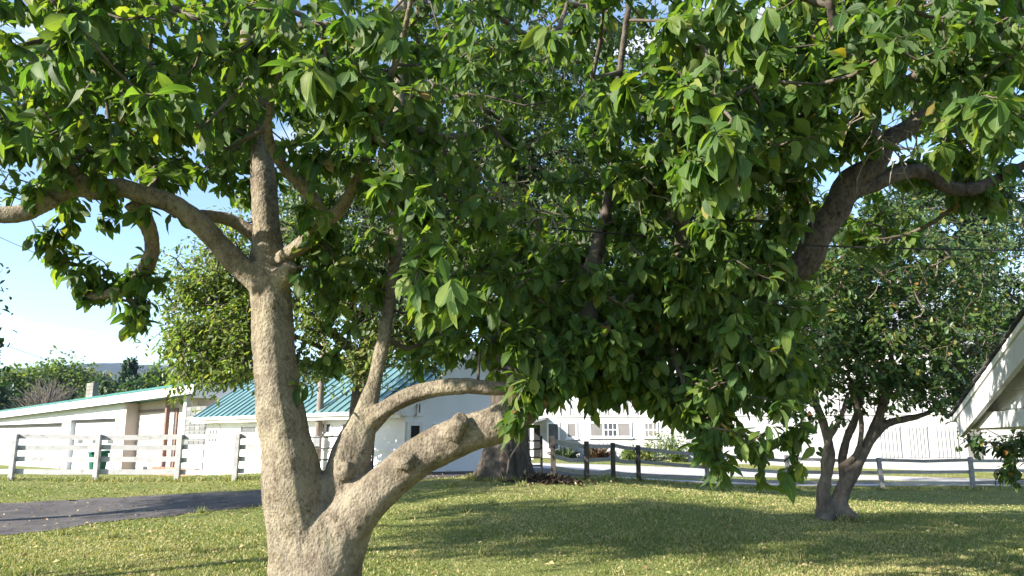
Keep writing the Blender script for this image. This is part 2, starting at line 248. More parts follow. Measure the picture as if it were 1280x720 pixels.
class MB:
    def __init__(s): s.v = []; s.f = []
    def hexa(s, c):                       # 8 corners: bottom 4 ccw, top 4 ccw
        b = len(s.v); s.v += [tuple(p) for p in c]
        s.f += [tuple(b+i for i in q) for q in ((3,2,1,0),(4,5,6,7),(0,1,5,4),(1,2,6,5),(2,3,7,6),(3,0,4,7))]; return s
    def box(s, x0, x1, y0, y1, z0, z1):
        return s.hexa([(x0,y0,z0),(x1,y0,z0),(x1,y1,z0),(x0,y1,z0),(x0,y0,z1),(x1,y0,z1),(x1,y1,z1),(x0,y1,z1)])
    def bar(s, a, b, w, hh, up=(0,0,1)):  # box beam from a to b, width w, height hh
        a, b = Vector(a), Vector(b); d = (b-a).normalized(); sd = d.cross(Vector(up))
        if sd.length < 1e-4: sd = d.cross(Vector((1,0,0)))
        sd.normalize(); u = sd.cross(d).normalized(); sd *= w/2; u *= hh/2
        return s.hexa([a-sd-u, a+sd-u, b+sd-u, b-sd-u, a-sd+u, a+sd+u, b+sd+u, b-sd+u])
    def tube(s, pts, rad, n=8, cap=True):
        V, Fq, tri = sweep(np.array([tuple(p) for p in pts]), np.broadcast_to(rad, (len(pts),)), n)
        b = len(s.v); s.v += [tuple(p) for p in V]; s.f += [tuple(int(i)+b for i in q) for q in Fq]
        if cap: s.f += [tuple(b+i for i in reversed(range(n))), tuple(b+(len(pts)-1)*n+i for i in range(n))]
        return s
    def mesh(s, name, m, smooth=False, bevel=0.):
        me = bpy.data.meshes.new(name); me.from_pydata(s.v, [], s.f); me.materials.append(m)
        bm = bmesh.new(); bm.from_mesh(me); bmesh.ops.recalc_face_normals(bm, faces=bm.faces)
        if bevel: bmesh.ops.bevel(bm, geom=bm.edges[:], offset=bevel, segments=1, affect='EDGES', clamp_overlap=True)
        bm.to_mesh(me); bm.free()
        if smooth: me.polygons.foreach_set('use_smooth', np.ones(len(me.polygons), bool))
        return me
    def build(s, name, m, parent=None, smooth=False, bevel=0.): return obj(name, s.mesh(name, m, smooth, bevel), parent)
def sweep(pts, rad, n):
    pts = np.asarray(pts, float); k = len(pts); T = np.gradient(pts, axis=0); T /= np.linalg.norm(T, axis=1)[:, None] + 1e-9
    a = np.array((0, 0, 1.)) if abs(T[0][2]) < .9 else np.array((1., 0, 0)); u = np.cross(T[0], a); u /= np.linalg.norm(u)
    V = []; th = np.arange(n)*2*math.pi/n
    for i in range(k):
        u = u - T[i]*np.dot(u, T[i]); u /= np.linalg.norm(u)+1e-9; v = np.cross(T[i], u)
        V.append(pts[i] + rad[i]*(np.cos(th)[:, None]*u + np.sin(th)[:, None]*v))
    V = np.concatenate(V); i = np.arange(n); j = (i+1) % n
    Fq = np.concatenate([np.stack([r*n+i, r*n+j, (r+1)*n+j, (r+1)*n+i], 1) for r in range(k-1)])
    return V, Fq, None
def spline(pts, step=.06):
    """Catmull-Rom through rows (x,y,z,r)"""
    p = np.asarray(pts, float); q = np.vstack([2*p[0]-p[1], p, 2*p[-1]-p[-2]]); out = []
    for i in range(1, len(q)-2):
        n = max(2, int(np.linalg.norm(q[i+1, :3]-q[i, :3])/step)); t = np.linspace(0, 1, n, endpoint=False)[:, None]
        a, b, c, d = q[i-1], q[i], q[i+1], q[i+2]
        out.append(.5*((2*b) + (-a+c)*t + (2*a-5*b+4*c-d)*t*t + (-a+3*b-3*c+d)*t**3))
    out = np.vstack(out + [p[-1:]]); out[:, 3] = np.maximum(out[:, 3], .003); return out
def stroke(rows, step=.06):
    """rows of (px, py, radius_px, distance) -> metric spline"""
    o = []
    for px, py, r, Y in rows: o.append((*P(px, py, Y), r/F*Y))
    return spline(o, step)
def unit(a): return a/(np.linalg.norm(a, axis=-1, keepdims=True)+1e-9)
# ------------------------------------------------------------------ foliage machinery
def leaf_template(rows=5, width=.5, droop=.25, fold=.18):
    """obovate leaf, unit length along +y, normal +z; returns verts, faces, uv"""
    prof = {5: [(0,.02),(.25,.55),(.58,1.),(.84,.72),(1,0)], 4: [(0,.03),(.35,.8),(.72,.92),(1,0)]}[rows]
    V, U, Fc = [], [], []
    for t, wd in prof:
        x = wd*width/2; z = -droop*t*t
        for s in (-1, 0, 1):
            V.append((s*x, t*(1-.12*droop*t), z + (fold*x if s else 0))); U.append((.5+.5*s*max(wd, .02), t))
    for i in range(len(prof)-1):
        a = i*3; Fc += [(a, a+1, a+4), (a, a+4, a+3), (a+1, a+2, a+5), (a+1, a+5, a+4)]
    return np.array(V), np.array(Fc), np.array(U)
LT = [leaf_template(5, .46, .12, .30), leaf_template(5, .54, .34, .50), leaf_template(5, .40, .60, .18), leaf_template(5, .50, .85, .65)]
def quad_template(width=.55): return np.array([(0,0,0),(-width/2,.5,.10),(0,1,-.08),(width/2,.5,.10)]), np.array([(0,3,2),(0,2,1)]), None
def hex_template(width=.5): return np.array([(0,0,0),(-width*.4,.35,.07),(-width*.42,.7,.03),(0,1,-.12),(width*.42,.7,.03),(width*.4,.35,.07)]), np.array([(0,5,4),(0,4,3),(0,3,2),(0,2,1)]), None
def frames(Ld, Nd):
    Ld = unit(Ld); Nd = unit(Nd - Ld*(Nd*Ld).sum(1, keepdims=True)); Xd = np.cross(Ld, Nd); return Xd, Ld, Nd
def stamp(pos, Ld, Nd, size, tpl, var, flat=1.):
    V, Fc, U = tpl; Xd, Ld, Nd = frames(Ld, Nd); n = len(pos)
    W = pos[:, None] + size[:, None, None]*(Xd[:, None]*V[None, :, 0:1] + Ld[:, None]*V[None, :, 1:2] + Nd[:, None]*V[None, :, 2:3]*flat)
    Ff = (Fc[None] + (np.arange(n)*len(V))[:, None, None]).reshape(-1, 3)
    return W.reshape(-1, 3), Ff, np.repeat(var, len(V)), (np.tile(U, (n, 1)) if U is not None else None)
def grow(sk, skr, anc, rt=.004, up=.0):
    """join every anchor to the nearest node already in the tree; returns parent index, radius, nodes"""
    d = np.min(np.linalg.norm(anc[:, None]-sk[None], axis=2), axis=1) if len(anc)*len(sk) < 4e6 else np.array([np.min(np.linalg.norm(sk-a, axis=1)) for a in anc])
    anc = anc[np.argsort(d)]; nodes = np.vstack([sk, anc]); n0 = len(sk); par = np.full(len(nodes), -1); dep = np.zeros(len(nodes)); k = n0
    for i in range(n0, len(nodes)):
        D = np.linalg.norm(nodes[:i]-nodes[i], axis=1) + dep[:i]*.12; j = int(np.argmin(D)); par[i] = j; dep[i] = dep[j] + np.linalg.norm(nodes[i]-nodes[j])
    cnt = np.ones(len(nodes))
    for i in range(len(nodes)-1, n0-1, -1):
        cnt[par[i]] += cnt[i]
    rad = rt*np.sqrt(cnt); rad[:n0] = np.minimum(skr, 9); return nodes, par, rad, n0
def twigs_mesh(name, nodes, par, rad, n0, m, sides=4, bend=.12):
    i = np.arange(n0, len(nodes)); a = nodes[par[i]]; b = nodes[i]; ln = np.linalg.norm(b-a, axis=1)[:, None]
    mid = (a+b)/2 + RNG.normal(0, 1, a.shape)*ln*bend*.6 + np.array((0, 0, -1))*ln*bend*.4
    rb = rad[i]; ra = np.minimum(np.where(par[i] < n0, rb*1.25, rad[par[i]]), rb*1.5)
    T = unit(b-a); ref = np.where(np.abs(T[:, 2:3]) < .9, np.array([[0, 0, 1.]]), np.array([[1., 0, 0]])); u = unit(np.cross(T, ref)); v = np.cross(T, u)
    th = np.arange(sides)*2*math.pi/sides; V = []
    for c, r in ((a, ra), (mid, (ra+rb)/2), (b, rb*.7)):
        V.append(c[:, None] + r[:, None, None]*(np.cos(th)[None, :, None]*u[:, None] + np.sin(th)[None, :, None]*v[:, None]))
    V = np.stack(V, 1).reshape(-1, 3); k = np.arange(sides); j = (k+1) % sides
    q = np.concatenate([np.stack([s*sides+k, s*sides+j, (s+1)*sides+j, (s+1)*sides+k], 1) for s in (0, 1)])
    return np_mesh(name, V, (q[None] + (np.arange(len(i))*3*sides)[:, None, None]).reshape(-1, 4), m, True)
def blob_points(c, rad, n, shell=.45, rng=RNG):
    d = unit(rng.normal(0, 1, (n, 3))); r = shell + (1-shell)*rng.random(n)**.6
    r = np.where(rng.random(n) < .25, rng.random(n)**.5, r); return np.asarray(c) + d*np.asarray(rad)*r[:, None]
def whorls(nodes, par, n0, per, size, droop, rng=RNG, spread=.06):
    """leaf positions and directions round every twig tip"""
    i = np.arange(n0, len(nodes)); tip = nodes[i]; td = unit(unit(tip-nodes[par[i]]) + np.array((0, 0, .35)) + rng.normal(0, .25, tip.shape))
    k = np.clip(rng.poisson(per, len(i)), 2, None); rep = np.repeat(np.arange(len(i)), k); n = len(rep)
    ax = td[rep]; rd = rng.normal(0, 1, (n, 3)); rd = unit(rd - ax*(rd*ax).sum(1, keepdims=True))
    back = rng.random(n)**1.5*spread; pos = tip[rep] - ax*back[:, None] + rng.normal(0, spread*.08, (n, 3))
    Ld = unit(rd*.85 + ax*rng.uniform(.05, .7, (n, 1)) + np.array((0, 0, -1))*rng.uniform(*droop, (n, 1)))
    Nd = np.array((0, 0, 1)) + ax*.5 + rng.normal(0, .35, (n, 3)); return pos, Ld, Nd, size*np.clip(rng.normal(.92, .2, n), .4, 1.35), rep
def leafcloud(name, pos, Ld, Nd, sz, m, tpls, parent, kind='stuff', var=None):
    n = len(pos); var = RNG.random(n)*.999 if var is None else var; pick = RNG.integers(0, len(tpls), n); Vs, Fs, vs, us = [], [], [], []; b = 0
    for k, tp in enumerate(tpls):
        s = pick == k
        if not s.any(): continue
        V, Ff, va, u = stamp(pos[s], Ld[s], Nd[s], sz[s], tp, var[s]); Vs.append(V); Fs.append(Ff+b); vs.append(va); us.append(u); b += len(V)
    me = np_mesh(name, np.concatenate(Vs), np.concatenate(Fs), m, True, np.concatenate(vs), np.concatenate(us) if us[0] is not None else None)
    o = obj(name, me, parent)
    if kind: o['kind'] = kind
    return o
def trunk_mesh(strokes, name, m, parent, voxel=.02, disp=((.25, .03), (.05, .012)), sides=14, smooth_it=4, wob=.05):
    """fused limbs: swept tubes joined by a voxel remesh, then roughened"""
    Vs, Fs, b = [], [], 0
    for st in strokes:
        r = st[:, 3]*(1 + wob*np.sin(np.arange(len(st))*.9 + RNG.random()*6)*RNG.random(len(st))); V, Fq, _ = sweep(st[:, :3], r, sides); k = len(st)
        th = 1 + np.repeat(.035+.05*np.linspace(1,0,k)**2, sides)*np.sin(np.arange(len(V)) % sides * 2*math.pi/sides*4 + np.repeat(np.arange(k)*.05, sides) + RNG.random()*6); c = np.repeat(st[:, :3], sides, 0); V = c + (V-c)*th[:, None]
        V = np.vstack([V, st[:1, :3], st[-1:, :3]]); e0, e1 = k*sides, k*sides+1; i = np.arange(sides); j = (i+1) % sides
        tri = np.vstack([np.stack([j, i, np.full(sides, e0)], 1), np.stack([(k-1)*sides+i, (k-1)*sides+j, np.full(sides, e1)], 1)])
        Vs.append(V); Fs.append((Fq+b, tri+b)); b += len(V)
    me = np_mesh(name, np.concatenate(Vs), [np.concatenate([f[0] for f in Fs]), np.concatenate([f[1] for f in Fs])], m, True)
    o = obj(name, me, parent); md = o.modifiers.new('fuse', 'REMESH'); md.mode = 'VOXEL'; md.voxel_size = voxel; md.use_smooth_shade = True
    sm = o.modifiers.new('smooth', 'SMOOTH'); sm.iterations = smooth_it; sm.factor = .5
    for i, (sc, amt) in enumerate(disp):
        tx = bpy.data.textures.new(name+'_relief', 'CLOUDS'); tx.noise_scale = sc; tx.noise_depth = 3
        d = o.modifiers.new('relief', 'DISPLACE'); d.texture = tx; d.strength = amt; d.mid_level = .54; d.texture_coords = 'LOCAL'
    return o
# ------------------------------------------------------------------ SETTING: ground, drive, paving
def span(core0, core1, step, lo, hi, gr=1.28):
    a = list(np.arange(core0, core1+1e-6, step)); s = step
    while a[-1] < hi: s *= gr; a.append(min(a[-1]+s, hi))
    s = step
    while a[0] > lo: s *= gr; a.insert(0, max(a[0]-s, lo))
    return np.array(a)
xs = span(-32, 32, .4, -3200, 3200); ys = span(-6, 52, .4, -600, 3600); gx, gy = np.meshgrid(xs, ys); gz = H(gx, gy)
nx, ny = len(xs), len(ys); ii = np.arange(nx*ny).reshape(ny, nx)
gq = np.stack([ii[:-1, :-1], ii[:-1, 1:], ii[1:, 1:], ii[1:, :-1]], -1).reshape(-1, 4)
obj('ground', np_mesh('ground', np.stack([gx, gy, gz], -1).reshape(-1, 3), gq, M['ground'], True))['kind'] = 'structure'
SHEETS = []
def sheet(name, near, far, m, lift=.012, step=.4, jit=.05):
    """paved strip between two edge polylines given as (x, y) lists"""
    a = spline([(x, y, 0, 1) for x, y in near], step)[:, :2]; b = spline([(x, y, 0, 1) for x, y in far], step)[:, :2]
    n = max(len(a), len(b)); tt = np.linspace(0, 1, n)
    rs = lambda p: np.stack([np.interp(tt, np.linspace(0, 1, len(p)), p[:, k]) for k in (0, 1)], 1); a, b = rs(a), rs(b)
    a = a + RNG.normal(0, jit, a.shape); b = b + RNG.normal(0, jit, b.shape)
    k = max(3, int(np.mean(np.linalg.norm(a-b, axis=1))/step)+1); t = np.linspace(0, 1, k)[:, None, None]; G = a[None]*(1-t) + b[None]*t
    z = H(G[..., 0], G[..., 1]) + lift; I = np.arange(k*n).reshape(k, n)
    q = np.stack([I[:-1, :-1], I[:-1, 1:], I[1:, 1:], I[1:, :-1]], -1).reshape(-1, 4)
    o = obj(name, np_mesh(name, np.concatenate([G, z[..., None]], -1).reshape(-1, 3), q, m, True)); o['kind'] = 'structure'
    SHEETS.append(np.vstack([a, b[::-1]])); return o
def G(px, py, z=None):
    """ground point seen at a pixel (a few steps towards the terrain)"""
    d = ray(px, py); z = 0. if z is None else z
    for _ in range(40): t = (z-CAMZ)/d[2]; p = CAM + d*t; z = .5*z + .5*h1(p[0], p[1])
    return p
near = [(-30, 10.), (-16, 10.6)] + [tuple(G(*q)[:2]) for q in ((0, 670), (110, 655), (220, 644), (330, 633))] + [(-3.6, 18.6), (-1.6, 21.2), (2.2, 27), (4, 33)]
far = [(-30, 17), (-18, 17.2)] + [tuple(G(*q)[:2]) for q in ((0, 629), (110, 624), (220, 618), (330, 612))] + [(-5.4, 22.8), (-3.6, 25.6), (-1.6, 29.5), (-1, 33)]
sheet('driveway', near, far, M['asphalt'], jit=.11)
sheet('concrete_yard', [(-1, 33.2), (5, 33.2), (12, 34), (22, 32.4), (40, 28)], [(0, 39), (6, 38.6), (12, 37.4), (22, 34.4), (40, 30)], M['concrete'])
sheet('concrete_path', [(3.6, 28.4), (7, 29.6), (12, 30.6), (20, 31.2), (36, 27.2)], [(4.1, 29.6), (7, 30.6), (12, 31.5), (20, 31.9), (36, 27.8)], M['concrete'])
# hills: one wooded ridge behind everything
def hills():
    V, n, k = [], 260, 14
    from mathutils import noise
    for j in range(k):
        for i in range(n):
            x = -3000 + 6000*i/(n-1); y = 1500 + 1500*j/(k-1)
            rg = 186 + 34*noise.noise((x*.0009, 3.1, 0)) + 14*noise.noise((x*.004, 1.7, 0)) + 30*math.exp(-((x+1000)/500)**2)
            s = math.sin(min(1, j/8)*math.pi/2) if j <= 8 else 1 - .25*(j-8)/5
            V.append((x, y, -12 + rg*s*1.05 + (4*noise.noise((x*.03, y*.03, 0)) + 3*noise.noise((x*.09, y*.05, 4)) if j else 0)))
    I = np.arange(n*k).reshape(k, n); q = np.stack([I[:-1, :-1], I[:-1, 1:], I[1:, 1:], I[1:, :-1]], -1).reshape(-1, 4)
    obj('hill', np_mesh('hill', np.array(V), q, M['hill'], True))['kind'] = 'structure'
hills()
# ------------------------------------------------------------------ BUILDINGS
class Frame:
    def __init__(s, O, r): s.O = np.array((*O, 0.)); r = np.array((*r, 0.)); s.r = r/np.linalg.norm(r); s.n = np.array((s.r[1], -s.r[0], 0.))   # n: outward, right-handed
    def p(s, a, z, d=0.): q = s.O + s.r*a + s.n*d; return (q[0], q[1], z)
    def on(s, px, py, d=0.):
        rr = ray(px, py); o = s.O + s.n*d; t = ((o-CAM) @ s.n)/(rr @ s.n); q = CAM + rr*t; return float((q-s.O) @ s.r), float(q[2])
    def box(s, mb, a0, a1, z0, z1, d0, d1):
        return mb.hexa([s.p(a0,z0,d0), s.p(a1,z0,d0), s.p(a1,z0,d1), s.p(a0,z0,d1), s.p(a0,z1,d0), s.p(a1,z1,d0), s.p(a1,z1,d1), s.p(a0,z1,d1)])
    def B(s, name, m, parent, a0, a1, z0, z1, d0, d1, bevel=0.): return s.box(MB(), a0, a1, z0, z1, d0, d1).build(name, m, parent, bevel=bevel)
def window(fr, root, a0, a1, z0, z1, d=0., sashes=1, bars=0, blind=True, frame=.07, glass='glass', sill=True):
    f = MB(); 
    fr.box(f, a0, a1, z0, z0+frame, d, d+.06); fr.box(f, a0, a1, z1-frame, z1, d, d+.06); xs_ = np.linspace(a0, a1, sashes+1)
    for i, x in enumerate(xs_):
        lo, hi = (x, x+frame) if i == 0 else (x-frame, x) if i == sashes else (x-frame/2, x+frame/2); fr.box(f, lo, hi, z0+frame, z1-frame, d, d+.058)
    w = f.build('window', M['trim'], root)
    for i in range(sashes):
        fr.B('pane', M['blind' if (blind and i != 1) else glass], w, xs_[i]+frame*.6, xs_[i+1]-frame*.6, z0+frame, z1-frame, d+.002, d+.022)
        if bars and (i == 1 or sashes == 1):
            g_ = MB(); n = bars
            for k in range(1, n): x = xs_[i] + (xs_[i+1]-xs_[i])*k/n; fr.box(g_, x-.018, x+.018, z0+frame, z1-frame, d+.024, d+.04)
            zm = (z0+z1)/2; fr.box(g_, xs_[i]+frame*.6, xs_[i+1]-frame*.6, zm-.025, zm+.025, d+.0241, d+.042); g_.build('glazing_bar', M['trim'], w)
    if sill: fr.B('sill', M['trim'], w, a0-.06, a1+.06, z0-.07, z0-.002, d, d+.12)
    return w
DIRL = (.734, -.679)
# --- long low garage building, far left (left end farther)
A = Frame((X(250, 36), 36), DIRL)
def garage():
    zg = -.35; root = thing('garage_building', A.p(-12, zg), 'long low white garage building with a sloping flat roof and open beige porch', 'building')
    sL, sR = A.on(-70, 523)[0], A.on(257, 490)[0]
    s0, z0 = A.on(0, 523); s1, z1 = A.on(255, 491); zf = lambda s: z0 + (z1-z0)*(s-s0)/(s1-s0)       # soffit line
    sp0, sp1 = A.on(153, 540)[0], sR                                                                  # porch bay
    d1 = A.on(0, 530); d2 = A.on(82, 528); dA0, dA1, zA = A.on(-62, 530)[0], A.on(80, 530)[0], A.on(75, 528.5)[1]
    dB0, dB1, zB = A.on(91, 525)[0], A.on(147, 525)[0], A.on(120, 523.8)[1]
    dep = 9.
    def wallpiece(a0, a1, zb, mb): mb.hexa([A.p(a0,zb,-.25), A.p(a1,zb,-.25), A.p(a1,zb,0), A.p(a0,zb,0), A.p(a0,zf(a0),-.25), A.p(a1,zf(a1),-.25), A.p(a1,zf(a1),0), A.p(a0,zf(a0),0)])
    mb = MB(); wallpiece(sL, dA0, zg, mb); wallpiece(dA0, dA1, zA, mb); wallpiece(dA1, dB0, zg, mb); wallpiece(dB0, dB1, zB, mb); wallpiece(dB1, sp0, zg, mb)
    mb.hexa([A.p(sL,zg,-dep), A.p(sL+.25,zg,-dep), A.p(sL+.25,zg,-.25), A.p(sL,zg,-.25), A.p(sL,zf(sL),-dep), A.p(sL+.25,zf(sL),-dep), A.p(sL+.25,zf(sL),-.25), A.p(sL,zf(sL),-.25)])
    mb.hexa([A.p(sL,zg,-dep-.2), A.p(sR,zg,-dep-.2), A.p(sR,zg,-dep), A.p(sL,zg,-dep), A.p(sL,zf(sL),-dep-.2), A.p(sR,zf(sR),-dep-.2), A.p(sR,zf(sR),-dep), A.p(sL,zf(sL),-dep)])
    mb.hexa([A.p(sR-.25,zg,-dep), A.p(sR,zg,-dep), A.p(sR,zg,-.9), A.p(sR-.25,zg,-.9), A.p(sR-.25,zf(sR),-dep), A.p(sR,zf(sR),-dep), A.p(sR,zf(sR),-.9), A.p(sR-.25,zf(sR),-.9)])
    mb.build('wall', M['white'], root)
    for nm, a, zt, nw in (('wide', (dA0, dA1), zA, 0), ('single', (dB0, dB1), zB, 3)):
        g_ = MB(); A.box(g_, a[0]-.16, a[0], zg, zt+.16, .002, .10); A.box(g_, a[1], a[1]+.16, zg, zt+.16, .002, .10); A.box(g_, a[0], a[1], zt, zt+.16, .002, .10)
        gd = g_.build('garage_door', M['trim'], root)
        A.B('header_shade', M['dark'], gd, a[0], a[1], zt-.10, zt-.004, -.16, .05)  # dark strip stands in for the shade line under the door header
        n = 4; hh = (zt-zg)/n
        for k in range(n):
            pn = A.B('door_panel', M['door_paint'], gd, a[0], a[1], zg+k*hh+.006, zg+(k+1)*hh-.006, -.32 if nm == 'wide' else -.22, -.25 if nm == 'wide' else -.17, .01)
        if nw:
            for k in range(nw): 
                c = a[0] + (a[1]-a[0])*(k+.5)/nw; A.B('door_window', M['glass'], gd, c-.36, c+.36, zg+2*hh+.14, zg+3*hh-.2, -.168, -.15)
    # porch: recess with back wall, shuttered opening, post, glass blocks
    pb = -.7; pw = MB(); A.box(pw, sp0, sp1-.25, zg, zf(sp0)+.2, pb-.2, pb); A.box(pw, sp0-.02, sp0+.25, zg, zf(sp0)-.02, pb, -.01); pw.build('porch_wall', M['porch_wall'], root)
    so0, zt = A.on(172, 516, pb); so1 = A.on(222, 516, pb)[0]
    fr_ = MB(); A.box(fr_, so0-.12, so0, zg, zt, pb, pb+.08); A.box(fr_, so1, so1+.12, zg, zt, pb, pb+.08); A.box(fr_, so0-.12, so1+.12, zt, zt+.14, pb, pb+.08)
    rs_ = fr_.build('roller_shutter', M['brown_post'], root)
    k = 9
    for i in range(k): A.B('slat', M['beige_door'], rs_, so0, so1, zg+(zt-zg)*i/k+.01, zg+(zt-zg)*(i+1)/k-.01, pb+.004, pb+.05, .008)
    ps = A.on(207, 540, -.3)[0]; A.B('porch_post', M['brown_post'], root, ps-.09, ps+.09, zg, zf(ps)-.02, -.4, -.22)
    # glass block screen
    b0, bz1 = A.on(233, 509); b1, bz0 = A.on(254, 557); pn = A.B('block_screen', M['mortar'], root, b0, b1, bz0, bz1, -.14, -.03)
    c_, r_ = 4, 8
    me = None
    for i in range(c_):
        for j in range(r_):
            w_, hh = (b1-b0)/c_, (bz1-bz0)/r_
            if me is None: me = A.box(MB(), b0+.02, b0+w_-.02, bz0+.02, bz0+hh-.02, -.05, .0).mesh('glass_block', M['glassblock'], bevel=.012)
            o = obj('glass_block', me, pn); q = A.r*(w_*i); o.location = (q[0], q[1], hh*j)
    mb = MB(); A.box(mb, b0-.3, b0, zg, zf(b0)-.02, -.2, .02); A.box(mb, b0, b1, zg, bz0, -.2, .01); mb.build('screen_wall', M['white'], root)
    # brick planter under the porch and stone step
    q0, q1 = A.on(203, 575)[0], A.on(258, 575)[0]; n = 9
    for j in range(3):
        for i in range(n):
            w_ = (q1-q0)/n; A.B('brick', M['brick'], root, q0+w_*i+.012+(.1 if j % 2 else 0), q0+w_*(i+1)-.012+(.1 if j % 2 else 0), zg+.02+j*.2, zg+.2+j*.2, .25, .5, .01)
    # roof slab, fascia, green edge
    ov = .55; t1, t2 = A.on(0, 515), A.on(258, 486.5); zt_ = lambda s: zf(s) + .42
    def slab(mb, a0, a1, lo, hi, d0, d1): mb.hexa([A.p(a0,zf(a0)+lo,d0), A.p(a1,zf(a1)+lo,d0), A.p(a1,zf(a1)+lo,d1), A.p(a0,zf(a0)+lo,d1), A.p(a0,zf(a0)+hi,d0), A.p(a1,zf(a1)+hi,d0), A.p(a1,zf(a1)+hi,d1), A.p(a0,zf(a0)+hi,d1)])
    rf = MB(); slab(rf, sL-.3, sR, .003, .34, -dep-.3, ov); rfo = rf.build('roof', M['green_trim'], root)
    fs = MB(); slab(fs, sL-.3, sR+.02, -.06, .36, ov+.002, ov+.05); slab(fs, sR+.002, sR+.04, -.25, .36, -dep-.3, ov+.0019); fs.build('fascia', M['white'], root)
    ed = MB(); slab(ed, sL-.35, sR+.08, .361, .46, -dep-.3, ov+.1); ed.build('roof_edge', M['green_trim'], root)
    # chimney
    cs, _ = A.on(108, 490, -3.); ce, ct = A.on(117.5, 478, -3.); cm = A.B('chimney', M['mortar'], root, cs+.01, ce-.01, zf(cs), ct-.05, -3.3, -3.0)
    nrow = 7; zb = zf(cs)+.4
    for j in range(nrow):
        hh = (ct-zb)/nrow
        for i in range(2):
            o_ = .0 if j % 2 else .06; m_ = (cs+ce)/2 + (o_ if i == 0 else o_); a0, a1 = (cs, m_-.01) if i == 0 else (m_+.01, ce); A.B('block', M['chimney'], cm, a0, a1, zb+j*hh+.008, zb+(j+1)*hh-.008, -3.33, -2.97, .006)
    for px in (112, 113): pass
    lamp = MB(); ls, lz = A.on(167, 512.5, pb+.05); A.box(lamp, ls-.08, ls+.08, lz-.1, lz+.1, pb, pb+.18); lamp.build('porch_lamp', M['steel'], root)
    # wheelie bin
    bs, bz = A.on(125, 564, 1.4); rootb = thing('wheelie_bin', A.p(bs, zg, 1.4), 'green wheelie bin standing before the single white garage door', 'bin')
    w_ = .25; zb = h1(*A.p(bs, 0, 1.4)[:2]); bb = MB(); bb.hexa([A.p(bs-w_*.85,zb+.08,1.15), A.p(bs+w_*.85,zb+.08,1.15), A.p(bs+w_*.85,zb+.08,1.75), A.p(bs-w_*.85,zb+.08,1.75), A.p(bs-w_,bz-.12,1.05), A.p(bs+w_,bz-.12,1.05), A.p(bs+w_,bz-.12,1.85), A.p(bs-w_,bz-.12,1.85)])
    bb.build('bin_body', M['bin'], rootb, bevel=.03)
    ld = MB(); ld.hexa([A.p(bs-w_-.03,bz-.115,1.0), A.p(bs+w_+.03,bz-.115,1.0), A.p(bs+w_+.03,bz-.115,1.92), A.p(bs-w_-.03,bz-.115,1.92), A.p(bs-w_,bz+.05,1.0), A.p(bs+w_,bz+.05,1.0), A.p(bs+w_,bz-.04,1.9), A.p(bs-w_,bz-.04,1.9)]); ld.build('lid', M['bin'], rootb, bevel=.02)
    for sgn in (-1, 1):
        a, b = A.p(bs+sgn*w_*.8-.04, zb+.12, 1.1), A.p(bs+sgn*w_*.8+.04, zb+.12, 1.1); MB().tube([a, b], .12, 12).build('wheel', M['wheel'], rootb)
garage()
